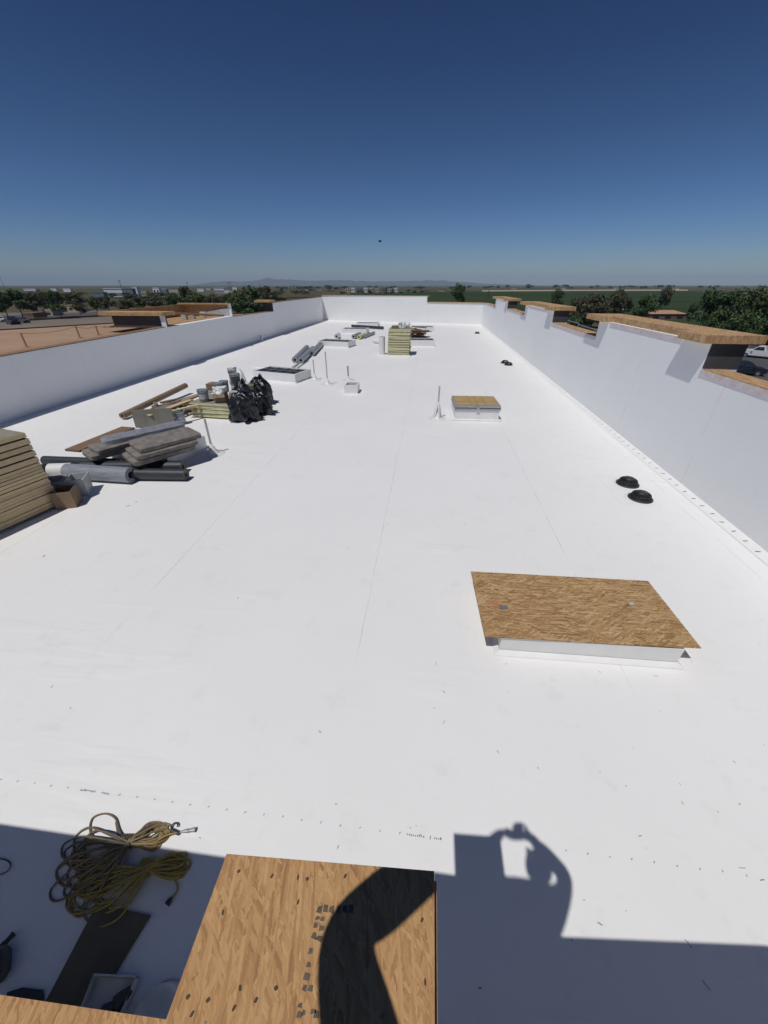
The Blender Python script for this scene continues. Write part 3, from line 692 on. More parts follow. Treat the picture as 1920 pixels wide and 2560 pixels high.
for i, (u, v, s, mt, lb) in enumerate([(463, 798, .30, 'bucketw', 'pale carton on the wooden canopy, left of three'), (482, 796, .30, 'bucketw', 'white and green carton on the wooden canopy, middle of three'), (509, 793, .34, 'pvc', 'white bundle on the wooden canopy, right of three')]):
    P = G(u, v, 1.975); t = thing('carton', lb, 'carton', P, .2 * i, 'cartons on the wooden canopy')
    MB().box(-s / 2, s / 2, -s / 2, s / 2, 0, s * .95).build('carton_body', M[mt], t, .02); MB().box(-s / 2 - .01, s / 2 + .01, -.03, .03, s * .955, s * .965).build('tape', M['card'], t)
# tan deck of the neighbouring wing and its stakes
dk = MB(); dk.prism([(-13.85, -3), (-13.85, 35.3), (-16.5, 35.3), (-18.6, 29.5), (-20.4, 25.3), (-23.6, 20.5), (-29.5, 11), (-34, 2), (-34, -3)], 1.55, 1.66)
dko = dk.build('neighbour_roof', M['tandeck']); MB().add([(-16.5, 35.3, 1.66), (-18.6, 29.5, 1.66), (-20.4, 25.3, 1.66), (-23.6, 20.5, 1.66), (-29.5, 11, 1.66), (-34, 2, 1.66), (-34, 2, 1.72), (-29.5, 11, 1.72), (-23.6, 20.5, 1.72), (-20.4, 25.3, 1.72), (-18.6, 29.5, 1.72), (-16.5, 35.3, 1.72)], [(0, 1, 10, 11), (1, 2, 9, 10), (2, 3, 8, 9), (3, 4, 7, 8), (4, 5, 6, 7)]).build('edge_strip', M['wood'], dko); tag(dko, 'flat tan roof deck of the neighbouring wing left of the white parapet', 'roof deck')
def stake(u, vb, ht, label):
    P = G(u, vb, 1.66); t = thing('stake', label, 'stake', P, 0, 'pale stakes on the tan deck')
    MB().box(-.03, .03, -.02, .02, 0, ht).build('post', M['lumber'], t, .004)
    MB().box(-.10, .10, -.08, .08, 0.0, .02).build('foot', M['lumber'], t); return P + Vector((0, 0, ht * .97))
s0 = stake(67, 868, .52, 'nearest pale stake on the tan deck, far left'); s1 = stake(200, 845, .50, 'pale stake in the middle of the tan deck'); s2 = stake(247, 838, .42, 'pale stake nearest the canopy box')
ro = MB()
for a, b in ((s0, s1), (s1, s2), (s2, Vector((-16.2, 20.5, 1.98)))):
    ro.tube([a.lerp(b, k / 8) - Vector((0, 0, .09 * math.sin(PI * k / 8))) for k in range(9)], .008, 5)
tag(ro.build('guard_line', M['cord_brown']), 'thin sagging rope strung between the pale stakes on the tan deck', 'rope')
# end wall
pe = thing('parapet_wall', 'white parapet across the far end of the roof with a step in its top', 'parapet', (0, 0, 0))
def lerp2(t): return (BL[0] + (BR[0] - BL[0]) * t, BL[1] + (BR[1] - BL[1]) * t)
ts = (-0.45 - XL) / (XR - XL)
for a, b, z in ((0, ts, 2.72), (ts, 1, 2.12)):
    p, q = lerp2(a), lerp2(b)
    MB().prism([(p[0], p[1]), (q[0], q[1]), (q[0], q[1] + .5), (p[0], p[1] + .5)], -.3, z).build('wall', M['wall_x'], pe)
    MB().prism([(p[0] + .02, p[1] - .07), (q[0] + (.25 if a == 0 else 0), q[1] - .07), (q[0] + (.25 if a == 0 else 0), q[1] + .6), (p[0] + .02, p[1] + .6)], z + .003, z + .05).build('wood_cap', M['osb_cap'], pe)
# building outer walls below the roofs
bw = MB(); bw.box(XR + .02, XR + .44, -12, 48.3, ZG, -.31); bw.box(-34, XL - .02, -12, 1.0, ZG, 1.5)
bw.prism([(-34, 2), (-29.5, 11), (-23.6, 20.5), (-20.4, 25.3), (-18.6, 29.5), (-16.5, 35.3), (XL - .42, 35.3), (XL - .42, 1.01), (-34, 1.01)][::-1], ZG, 1.545)
bw.prism([(XL, 52.9), (XR, 48.4), (XR, 48.41), (XL, 52.91)], ZG, -.31); bw.box(XL - .4, XL - .02, 35.31, 52.9, ZG, -.31)
tag(bw.build('building', M['stucco']), 'tan stucco outer walls of the building under the white roof', 'building')
# guard rails outside the right parapet
def rail(u0, v0, u1, v1, X, n, label):
    a, b = atX(u0, v0, X), atX(u1, v1, X + .3); t = thing('guard_rail', label, 'guard rail', a)
    b = b - a; MB().tube([(0, 0, 0), b], .025, 6).build('top_bar', M['steel'], t)
    MB().tube([(0, 0, -.45), b - Vector((0, 0, .45))], .02, 6).build('lower_bar', M['steel'], t)
    for i in range(n): p = b * (i / (n - 1)); MB().tube([p, p - Vector((0, 0, 1.0))], .025, 6).build('post', M['steel'], t)
rail(1502, 829, 1448, 812, 6.9, 3, 'grey pipe guard rail behind the low parapet, nearer length')
rail(1447, 809, 1402, 797, 6.9, 3, 'grey pipe guard rail behind the low parapet, farther length')
P = Vector((6.35, 7.45, ZL + .02)); t = thing('stake', 'weathered wooden stake leaning on the low right parapet', 'stake', P); MB().bar((0, 0, 0), (.08, .05, .32), .05, .04).build('post', M['wood'], t); MB().box(-.06, .06, -.06, .06, 0, .015).build('foot', M['wood'], t)

# ------------------------------------------------------------------ NEAR WALL (upper roof the picture is taken from)
up = MB(); up.box(-14, 8, -9, -.35, 1.9, 2.15)
tag(up.build('upper_roof', M['white']), 'higher white roof the photographer stands on, below the picture', 'roof')
nw = thing('parapet_wall', 'near wooden-capped parapet whose corner shows at bottom left', 'parapet', (0, 0, 0))
MB().box(-14, -.33, -.35, .05, 0, 2.43).build('wall', M['white'], nw)
mb = MB(); mb.prism([(-14, -.42), (-.32, -.42), (-.32, .082), (-1.0, .066), (-14, .066)], 2.432, 2.45); mb.build('wood_cap', M['osb_near'], nw)
MB().box(-.327, .41, -.35, .08, 0, 2.58).build('wall', M['white'], nw)
mb = MB(); mb.box(-.385, .42, -.42, .098, 2.583, 2.60); mb.build('wood_cap', M['osb_near'], nw)
MB().prism([(.413, -.35), (8, -.35), (8, .28), (1.9, .12), (.413, .0)], 0, 2.19).build('wall', M['white'], nw)
# pop-out with the big OSB lid right below the camera
po = thing('osb_board', 'large sunlit OSB board in the bottom centre with a dark shadow across it', 'board', (0, 0, 0))
MB().prism([(-.316, -1.1), (.061, -1.1), (.061, .246), (-.308, .229)], 2.918, 2.93).build('sheet', M['osb_near'], po, .0012)
MB().box(-.285, .03, -1.05, -.01, 2.61, 2.900).build('support_box', M['lumber'], po)
MB().prism([(-.29, -1.05), (.066, -1.05), (.066, .238), (-.29, .20)], 2.901, 2.9125).build('under_sheet', M['lumber'], po)
nl = MB()
for u, v in ((597, 2178), (680, 2190), (745, 2193), (768, 2197), (863, 2190), (745, 2255), (557, 2281), (470, 2492), (520, 2500), (480, 2535), (585, 2520), (640, 2500), (1063, 2455), (1055, 2300), (690, 2470), (600, 2470)):
    P = G(u, v, 2.9303); a = U(0, 3)
    nl.add([(P.x + .0018 * math.cos(a + k * PI / 3) * (1 + .8 * (k % 3 == 0)), P.y + .0030 * math.sin(a + k * PI / 3) * (1 + .5 * (k % 3 == 0)), 2.9305) for k in range(6)], [tuple(range(6))])
nl.build('nail_heads', M['bark'], po)
gs = MB()                                       # stamped grey grade mark partly under the shadow
def stamp(u, v, w, hgt):
    P = G(u, v, 2.9304); gs.add([(P.x + U(-.001, .001), P.y + U(-.001, .001), P.z), (P.x + w * .8, P.y + U(-.002, .002), P.z), (P.x + w * U(.6, .9), P.y + hgt * .7, P.z), (P.x + U(0, .002), P.y + hgt * U(.5, .8), P.z)], [(0, 1, 2, 3)])
for k in range(6): stamp(790 + k * 16, 2280, .0105, .0125)
for (u, v) in ((788, 2300), (800, 2302), (782, 2322), (797, 2326), (778, 2345), (790, 2350), (770, 2385), (764, 2420), (758, 2450), (755, 2475), (768, 2478), (742, 2520), (738, 2545), (752, 2540), (775, 2535), (782, 2545)): stamp(u, v, U(.007, .012), U(.006, .010))
gs.build('grade_stamp', simple('grey_stamp_ink', (0.07, 0.065, 0.055), (0.16, 0.12, 0.08), .8, scale=120, bumpk=0), po)

# ------------------------------------------------------------------ SKYLIGHT CURBS
def curb(FL, FR, depth, h, label, bars=4, group='open skylight curbs on the white roof', top=True):
    FL, FR = Vector(FL), Vector(FR); L = (FR - FL).length; rz = math.atan2(FR.y - FL.y, FR.x - FL.x)
    t = thing('skylight_curb', label, 'skylight', (FL.x, FL.y, 0), rz, group); w = .07; h = h + .03
    mb = MB(); mb.box(0, L, 0, w, 0, h); mb.box(0, L, depth - w, depth, 0, h); mb.box(0, w, w, depth - w, 0, h); mb.box(L - w, L, w, depth - w, 0, h)
    # cant at the foot
    f = .06
    mb.add([(-f, -f, .004), (L + f, -f, .004), (L + f, depth + f, .004), (-f, depth + f, .004), (-.004, -.004, .05), (L + .004, -.004, .05), (L + .004, depth + .004, .05), (-.004, depth + .004, .05)], [(0, 1, 5, 4), (1, 2, 6, 5), (2, 3, 7, 6), (3, 0, 4, 7)])
    mb.build('curb', M['white'], t)
    if top:
        MB().box(w, L - w, w, depth - w, h - .055, h - .045).build('opening', M['dark'], t)  # dark sheet near the rim; the shade inside is put into its colour
        g = MB(); n = max(2, int(bars))
        for i in range(1, n): x = w + (L - 2 * w) * i / n; g.box(x - .015, x + .015, w, depth - w, h - .03, h - .012)
        g.box(w, L - w, depth / 2 - .015, depth / 2 + .015, h - .011, h - .002)
        g.build('grate', M['steel'], t)
    return t
curb((-8.08, 17.62), (-5.86, 17.0), 1.35, .36, 'open skylight curb behind the black bags and yellow-ended roll', 4)
curb((-7.94, 28.8), (-5.62, 28.25), 1.35, .36, 'open skylight curb beside the three silver rolls')
curb((-7.95, 37.5), (-5.70, 37.4), 1.35, .36, 'open skylight curb behind the short white rolls')
curb((-7.75, 44.0), (-5.45, 43.9), 1.2, .36, 'farthest open skylight curb, behind the black tube')
curb((-1.95, 29.4), (.43, 29.6), 1.35, .40, 'open skylight curb half hidden by the far board stack')
curb((-1.75, 39.4), (.42, 39.6), 1.3, .40, 'open skylight curb behind the brown scrap pile')
curb((-8.6, 8.25), (-6.08, 7.78), 1.35, .32, 'skylight curb covered by dusty bags at left', 4, top=False)
t = thing('roof_curb', 'small square curb with a dark opening in front of a thin pole', 'curb', (-3.32, 15.45, 0), .02)
mb = MB(); mb.box(0, .55, 0, .06, 0, .33); mb.box(0, .55, .54, .6, 0, .33); mb.box(0, .06, .06, .54, 0, .33); mb.box(.49, .55, .06, .54, 0, .33); mb.build('curb', M['white'], t)
MB().box(.06, .49, .06, .54, .2, .22).build('opening', M['dark'], t)
# curb under the OSB sheet
curb((1.05, 3.16), (3.08, 3.20), 1.02, .232, 'white curb under the loose OSB sheet at right', group='covered skylight curb', top=True)
t = thing('osb_sheet', 'loose full OSB sheet lying on the near right curb', 'board', (0, 0, 0))
sh = MB()
q = [(.846, 3.135), (3.235, 3.205), (3.215, 4.36), (.785, 4.30)]; n = 10
for lay, z in ((0, .268), (1, .281)):
    sh_v = []
    for j in range(n + 1):
        for i in range(n + 1):
            a, b = i / n, j / n
            x = (q[0][0] * (1 - a) + q[1][0] * a) * (1 - b) + (q[3][0] * (1 - a) + q[2][0] * a) * b
            y = (q[0][1] * (1 - a) + q[1][1] * a) * (1 - b) + (q[3][1] * (1 - a) + q[2][1] * a) * b
            sag = .030 * (1 - b) * max(0, a) ** 2 + .015 * b * (1 - a) ** 2 * 0
            sh_v.append((x, y, z + sag))
    fs = [(j * (n + 1) + i, j * (n + 1) + i + 1, (j + 1) * (n + 1) + i + 1, (j + 1) * (n + 1) + i) for j in range(n) for i in range(n)]
    if lay == 0: fs = [f[::-1] for f in fs]
    sh.add(sh_v, fs)
K = (n + 1) ** 2
for i in range(n):
    for a, b in ((i, i + 1), ): sh.f.append((a, b, b + K, a + K)); sh.sm.append(False)
    a, b = n * (n + 1) + i, n * (n + 1) + i + 1; sh.f.append((b, a, a + K, b + K)); sh.sm.append(False)
    a, b = i * (n + 1), (i + 1) * (n + 1); sh.f.append((b, a, a + K, b + K)); sh.sm.append(False)
    a, b = i * (n + 1) + n, (i + 1) * (n + 1) + n; sh.f.append((a, b, b + K, a + K)); sh.sm.append(False)
sh.build('sheet', M['osb'], t)
def patch(name, u, v, w, d, mat, z, a=0):
    P = G(u, v, z); c, s = math.cos(a), math.sin(a); mb = MB()
    pts = [(-w, -d), (-.3 * w, -d * 1.2), (w, -.6 * d), (.9 * w, d), (0, .7 * d), (-w * .8, d * .9)]
    mb.add([(P.x + x * c - y * s, P.y + x * s + y * c, z) for x, y in pts], [tuple(range(6))]); return mb.build(name, mat, t)
patch('foil_scrap', 1258, 1517, .06, .035, M['metal'], .29, .1); patch('paint_smudge', 1238, 1508, .045, .06, simple('orange_paint', (.5, .2, .07), (.4, .2, .1), .8), .2875, .4); patch('label_sticker', 1579, 1509, .035, .028, M['bucketw'], .299, 0)
# roof hatch
t = thing('roof_hatch', 'white curb roof hatch with a plywood-coloured lid, right of centre', 'hatch', (0.99, 12.38, 0), .05)
MB().box(0, 1.42, 0, 1.25, 0, .33).build('curb', M['white'], t, .01)
MB().box(-.10, 1.52, -.10, 1.35, .004, .03).build('flashing', M['white'], t, .01)
MB().box(-.03, 1.45, -.03, 1.28, .333, .385).build('rim', M['metal'], t, .006)
MB().box(-.02, 1.44, -.02, 1.27, .405, .47).build('lid', M['steel'], t, .01)
lid = MB().box(.03, 1.39, .03, 1.22, .472, .482).build('lid_top', M['ply'], t)
g = MB()
for x in (.5, .71, .97): g.box(x - .006, x + .006, .03, 1.22, .483, .486)
g.box(.03, 1.39, .42, .432, .4865, .489); g.build('lid_seams', M['cardtube'], t)
MB().box(.66, .76, -.06, -.031, .34, .44).build('latch', M['steel'], t)

# ------------------------------------------------------------------ PIPES AND DRAINS
def vpole(u, v, h, label, base=.17, r=.017, tilt=(0, 0)):
    P = G(u, v, 0); t = thing('vent_pole', label, 'pole', P, 0, 'thin poles in white cone boots')
    MB().lathe([(.30, .003), (.22, .02), (base * .8, .045), (base * .75, .09), (base * .55, .11), (base * .5, .17), (base * .3, .19), (base * .22, .26), (r, .27)], 18).build('boot', M['pvc'], t)
    MB().tube([(0, 0, .2), (tilt[0], tilt[1], h)], r * 1.6, 8).build('rod', M['metal'] if h < .7 else M['bucketw'], t)
    return t
vpole(533, 1134, .93, 'thin pole in a white boot beside the dusty bags')
vpole(787, 949, .88, 'left pole of the pair in front of the silver rolls', .15)
vpole(819, 961, 1.36, 'tallest pole, right of the pair in front of the silver rolls', .16)
vpole(871, 950, .62, 'short pole behind the small square curb', .08, .022)
t = vpole(1093, 1046, 1.05, 'wrapped pole in a crumpled white boot left of the hatch', .15)
mb = MB()
for k in range(5): a = k * 1.3; mb.tube([(0, 0, .5 + .02 * k), (.05 * math.cos(a), .05 * math.sin(a), .40), (.11 * math.cos(a), .11 * math.sin(a), .12), (.16 * math.cos(a), .16 * math.sin(a), .01)], [.02, .035, .03, .012], 6)
mb.build('loose_wrap', M['pvc'], t)
P = G(606, 958, 0); t = thing('vent_cone', 'white cone vent boot behind the buckets', 'vent', P)
MB().lathe([(.3, .003), (.2, .05), (.11, .12), (.09, .3), (.07, .52), (.001, .53)], 16).build('boot', M['pvc'], t); MB().tube([(0, 0, .4), (.02, 0, .6)], .02, 6).build('rod', M['steel'], t)
P = G(643, 853, 0); P.x = XL + .28; t = thing('vent_pipe', 'short white pipe at the foot of the left parapet', 'pipe', P)
MB().lathe([(.15, .003), (.11, .05), (.09, .06), (.09, .42), (.07, .42), (.07, .3)], 14).build('pipe', M['pvc'], t); MB().lathe([(.07, .31), (.001, .31)], 14).build('bore', M['dark'], t)
P = G(242, 1133, 0); t = thing('vent_boot', 'low white vent boot under the bag-covered curb', 'vent', P); MB().lathe([(.26, .003), (.2, .04), (.16, .12), (.08, .17), (.001, .18)], 18).build('boot', M['pvc'], t); MB().box(-.35, .35, -.25, .25, .002, .008).build('flange', M['white'], t)
def drain(label, P, rz=0):
    t = thing('roof_drain', label, 'roof drain', P, rz, 'black domed strainers along the right wall')
    MB().lathe([(.30, .004), (.26, .014), (.235, .012)], 24).build('flashing_ring', M['white'], t)
    mb = MB(); n = 24
    mb.lathe([(.232, .010), (.232, .03), (.20, .045), (.195, .03), (.195, .01)], n)
    for k in range(n):
        a = 2 * PI * k / n; c, s = math.cos(a), math.sin(a)
        mb.bar((c * .195, s * .195, .035), (c * .165, s * .165, .115), .016, .018); mb.bar((c * .165, s * .165, .115), (c * .10, s * .10, .15), .012, .018)
    mb.lathe([(.175, .085), (.182, .095), (.170, .105), (.165, .09), (.175, .085)], n)
    mb.lathe([(.11, .145), (.105, .16), (.001, .168)], n)
    mb.build('dome', M['cast'], t)
    MB().lathe([(.195, .012), (.001, .012)], n).build('sump', M['dark'], t)
    return t
d0 = drain('nearest pair of domed drains, the far one', G(1568, 1211, 0))
for u, v, lb in ((1600, 1247, 'nearest pair of domed drains, the near one'), (1262, 908, 'middle pair of small domed drains, left one'), (1271, 913, 'middle pair of small domed drains, right one'), (1193, 834, 'single tiny domed drain near the far right corner')):
    dup(d0, G(u, v, 0), U(0, 1), lb)
pp = MB(); 
for u, v in ((1568, 1211), (1600, 1247)):
    P = G(u, v, 0); s = .5; pp.prism([(P.x - s, P.y - s * .6), (P.x + s * .8, P.y - s * .6), (P.x + s * .8, P.y + s * .6), (P.x - s, P.y + s * .6)], .001, .0045)
pp.build('drain_patch', M['roof'], roof_ob)

# ------------------------------------------------------------------ ROLLS, BOARDS, BAGS
def roll(P0, P1, r, mat, label, cat='roll', core=M['cardtube'], endmat=None, name='roll', group=None, seg=22):
    P0, P1 = Vector(P0), Vector(P1); d = P1 - P0; L = d.length
    t = thing(name, label, cat, P0, 0, group); d.normalize(); e = d * L
    mb = MB(); n = seg
    def ring(c, rad):
        a = d.cross(Vector((0, 0, 1)));
        if a.length < .1: a = Vector((1, 0, 0))
        a.normalize(); b = a.cross(d)
        return [c + (a * math.cos(2 * PI * k / n) + b * math.sin(2 * PI * k / n)) * rad for k in range(n)]
    steps = 9; rings = []
    for i in range(steps):
        f = i / (steps - 1); wob = 1 + .012 * noise.noise(Vector((f * 6, P0.x, P0.y)))
        rings.append(ring(e * f, r * wob))
    vs = [q for g in rings for q in g]
    mb.add(vs, [(i * n + k, i * n + (k + 1) % n, (i + 1) * n + (k + 1) % n, (i + 1) * n + k) for i in range(steps - 1) for k in range(n)], True)
    mb.build('wrap', mat, t)
    ri = r * .42
    for c, sg in ((Vector((0, 0, 0)), 1), (e, -1)):
        em = MB(); rr = [ring(c + d * sg * (.004 * k), q_) for k, q_ in enumerate((r, r * .8, r * .6, ri))]
        vs = [q for g in rr for q in g]
        em.add(vs, [(i * n + j, i * n + (j + 1) % n, (i + 1) * n + (j + 1) % n, (i + 1) * n + j) for i in range(3) for j in range(n)])
        em.build('end_face', endmat or mat, t)
    cm = MB(); A = ring(Vector((0, 0, 0)) + d * .012, ri); B = ring(e - d * .012, ri); cm.add(A + B, [(j, (j + 1) % n, n + (j + 1) % n, n + j) for j in range(n)], True)
    A = ring(d * .10, ri); cm.add(A, [tuple(range(n))]); A = ring(e - d * .10, ri); cm.add(A, [tuple(range(n))])
    cm.build('core', core, t)
    return t
def on(u, v, r): P = G(u, v, 0); P.z = r; return P
roll(on(738, 908, .175), on(768, 876, .175), .175, M['silver'], 'left silver roll of the three beside the open curb', core=M['dark'], group='silver rolls on the roof')
roll(on(753, 909, .175), on(783, 879, .175), .175, M['silver'], 'middle silver roll of the three beside the open curb', core=M['dark'], group='silver rolls on the roof')
roll(on(780, 891, .175), on(803, 866, .175), .175, M['silver'], 'right silver roll nearest the open curb', core=M['dark'], group='silver rolls on the roof')
Y = simple('yellow_foam_end', (.62, .60, .28), (.45, .42, .16), .7, scale=12)
a, b = on(640, 931, .16), on(698, 934, .16)
roll(a, b, .15, M['pvc'], 'white roll with yellow foam ends behind the open curb', endmat=Y, core=M['dark'])
for k, s in ((0, a), (1, b)):
    pass
t = thing('metal_trim', 'pair of grey metal trims lying behind the nearer open curb', 'trim', (0, 0, 0))
MB().bar(on(716, 933, .03), on(757, 902, .03), .12, .05).build('channel', M['steel'], t); MB().bar(on(731, 930, .02), on(770, 903, .02), .07, .04).build('channel', M['metal'], t)
roll(on(842, 848, .2), on(846, 843, .2), .2, M['pvc'], 'short white roll lying alone left of the far curbs', endmat=M['bucketw'])
roll(on(884, 848, .19), on(900, 842, .19), .18, M['silver'], 'small silver roll with a dark core among the far rolls', core=M['dark'])
roll(on(897, 849, .18), on(912, 842, .18), .17, M['isobright'], 'small yellow-ended roll right of the small silver roll', endmat=Y, core=M['dark'])
roll(on(908, 847, .13), on(935, 836, .13), .13, M['silver'], 'thin silver roll pointing at the far board stack', core=M['dark'])
roll(on(880, 819, .16), on(958, 824, .16), .13, M['darkroll'], 'long black tube lying in front of the farthest curb')
roll(on(935, 858, .17), on(955, 860, .17), .17, M['pvc'], 'white roll lying left of the far board stack', endmat=Y)
P = on(955, 886, 0); roll(P, P + Vector((0, 0, 1.05)), .2, M['pvc'], 'white roll standing on end against the far board stack', endmat=Y, core=M['dark'])
# dark and grey rolls at left
roll(on(118, 1164, .14), on(300, 1171, .14), .11, M['darkroll'], 'long dark roll farthest back, passing under the dusty-bag curb')
roll(on(215, 1181, .15), on(463, 1181, .15), .14, M['darkroll'], 'upper dark roll with brown core in front of the dusty bags')
roll(on(240, 1198, .15), on(470, 1200, .14), .13, M['darkroll'], 'lower dark roll partly under the grey wrapped roll')
roll(on(178, 1196, .18), on(335, 1206, .18), .175, M['greyroll'], 'grey plastic-wrapped roll nearest the camera', core=M['dark'])
roll(on(135, 1192, .17), on(190, 1190, .17), .15, M['pvc'], 'bright white roll end showing left of the grey wrapped roll')
roll(on(85, 1222, .1), on(118, 1178, .1), .1, M['darkroll'], 'dark roll standing in mostly for the shadow behind the big board stack at left')  # mostly shadow behind the stack, put in as a dark roll

def rbox(sx, sy, sz, seed=0, amp=.03, n=10, rnd_=.35):
    """soft slab: a rounded box with lumps, base on z = 0"""
    bm = bmesh.new(); bmesh.ops.create_cube(bm, size=2)
    bmesh.ops.subdivide_edges(bm, edges=bm.edges, cuts=n, use_grid_fill=True)
    vs = []
    for v in bm.verts:
        p = v.co.copy(); l = max(1e-6, (abs(p.x) ** 16 + abs(p.y) ** 16 + abs(p.z) ** 12) ** (1 / 15.0)); mx = max(abs(p.x), abs(p.y), abs(p.z)); p = p * (mx / l)
        q = Vector((p.x * sx / 2, p.y * sy / 2, p.z * sz / 2))
        d = noise.noise(Vector((q.x * 5 + seed, q.y * 5, q.z * 5))) * amp + noise.noise(Vector((q.x * 14, q.y * 14 + seed, q.z * 14))) * amp * .4
        q += q.normalized() * d; q.z = max(-sz / 2, q.z)
        v.co = q + Vector((0, 0, sz / 2))
    me = bpy.data.meshes.new('tmp'); bm.to_mesh(me); bm.free(); return me
def soft(name, label, cat, P, rz, size, mat, seed=0, amp=.03, group=None, tie=True, tilt=(0, 0)):
    t = thing(name, label, cat, P, rz, group); t.rotation_euler = (tilt[0], tilt[1], rz)
    me = rbox(*size, seed, amp); me.name = 'sack'; me.materials.append(mat)
    for p in me.polygons: p.use_smooth = (mat is M['bagplastic'])
    o = bpy.data.objects.new('sheet_bundle', me); C.objects.link(o); o.parent = t
    return t
zc = .36
# brown boards under the bags
t = thing('wooden_board', 'weathered brown board sticking out left under the dusty bags', 'board', (0, 0, 0))
a, b = G(182, 1130, zc), G(322, 1072, zc); MB().bar((a.x, a.y, zc + .03), (b.x, b.y, zc + .03), .42, .05).build('plank', simple('old_brown_lumber', (.25, .155, .09), (.16, .10, .06), .8, scale=5, stretch=(8, 1, 8)), t)
t = thing('wooden_board', 'lower brown plank edge under the left dusty bag', 'board', (0, 0, 0)); a, b = G(215, 1138, zc), G(350, 1098, zc)
MB().bar((a.x, a.y + .1, zc + .015), (b.x, b.y + .1, zc + .015), .35, .02).build('plank', M['card'], t)
GB = 'dusty bundles heaped on the covered curb'
for (u, v, dz, rz, size, mt, sd_, am, lb) in [
    (292, 1126, .0, .98, (1.25, .70, .12), 'bagpaper', 1, .012, 'bottom flat sheet bundle at the left of the heap'),
    (300, 1116, .12, 1.05, (1.15, .62, .10), 'bagpaper', 2, .015, 'upper flat sheet bundle at the left of the heap'),
    (356, 1136, .0, .5, (.42, .34, .20), 'bagpaper', 4, .05, 'small crumpled bag in the middle of the heap'),
    (402, 1134, .0, .95, (1.40, .84, .12), 'bagpaper', 7, .014, 'bottom sheet bundle at the right of the heap'),
    (408, 1124, .125, .93, (1.38, .80, .10), 'bagpaper', 8, .016, 'middle sheet bundle at the right of the heap'),
    (416, 1110, .23, .95, (1.42, .84, .11), 'bagpaper', 9, .014, 'topmost big flat sheet bundle at the right of the heap'),
    (366, 1098, .14, .90, (1.85, .46, .20), 'bagplastic', 12, .04, 'grey plastic-wrapped bundle lying across the heap')]:
    c = G(u, v - dz * 30, zc + dz); soft('material_bundle', lb, 'bundle', (c.x, c.y, zc + dz), rz, size, M[mt], sd_, am, GB)
# upright cardboard sheet
def upright(u0, v0, u1, v1, h, mat, label, name='cardboard_sheet', tilt=.12, th=.03):
    a, b = G(u0, v0), G(u1, v1); t = thing(name, label, 'sheet', a, math.atan2((b - a).y, (b - a).x)); L = (b - a).length
    mb = MB(); mb.add([(0, 0, 0), (L, 0, 0), (L, th, 0), (0, th, 0), (0, tilt, h), (L, tilt, h), (L, th + tilt, h), (0, th + tilt, h)], [(3, 2, 1, 0), (4, 5, 6, 7), (0, 1, 5, 4), (1, 2, 6, 5), (2, 3, 7, 6), (3, 0, 4, 7)])
    mb.build('panel', mat, t); return t
upright(341, 1075, 440, 1068, .58, M['cardgrey'], 'grey-brown cardboard sheet standing on edge behind the bags', tilt=.08)
P0, P1 = G(308, 1050, 0), G(470, 985, 0); P0.z = P1.z = .09; 
roll(P0 + Vector((0, 0, .04)), P1 + Vector((0, 0, .25)), .10, M['cardtube'], 'long cardboard tube pointing back towards the buckets', core=M['dark'], name='tube')
for i, (u0, v0, u1, v1, z, w, mt, lb) in enumerate([(345, 1045, 470, 998, .30, .45, 'cardgrey', 'flat tan board lying beside the long tube'), (392, 1032, 500, 985, .38, .16, 'lumber', 'brown stick on top of the scrap boards'), (372, 1038, 478, 1000, .42, .14, 'iso', 'yellow foam strip on top of the scrap boards'), (420, 1030, 512, 1008, .45, .10, 'isobright', 'pale foam strip leaning to the board stack'), (440, 1010, 540, 970, .30, .25, 'lumber', 'brown boards behind the scrap pile'), (455, 1000, 530, 978, .36, .3, 'steel', 'grey sheet behind the left bucket')]):
    a, b = G(u0, v0, z), G(u1, v1, z); t = thing('scrap_board', lb, 'board', (0, 0, 0), 0, 'scrap boards left of the bucket stack'); MB().bar(a, b, w, .035).build('board', M[mt], t)
# low trestle under the scrap so nothing floats
t = thing('scrap_pile', 'low pile of dark offcuts under the scrap boards', 'offcuts', (0, 0, 0)); mb = MB(); R = random.Random(4)
for i in range(26):
    c = G(R.uniform(385, 500), R.uniform(1022, 1046), 0); a = R.uniform(0, 3); L = R.uniform(.25, .6); z = R.uniform(.02, .3)
    mb.bar((c.x, c.y, z), (c.x + L * math.cos(a), c.y + L * math.sin(a), z + R.uniform(-.05, .08)), .12, .04)
mb.build('offcut_heap', M['card'], t)
t = thing('scrap_pile', 'yellow foam crumbs at the left end of the bucket stack', 'offcuts', (0, 0, 0)); mb = MB()
for i in range(22):
    c = G(R.uniform(455, 490), R.uniform(1020, 1042), 0); a = R.uniform(0, 3); L = R.uniform(.1, .3); z = R.uniform(.02, .36)
    mb.bar((c.x, c.y, z), (c.x + L * math.cos(a), c.y + L * math.sin(a), z + R.uniform(-.04, .05)), .07, .035)
mb.build('foam_heap', M['isobright'], t)

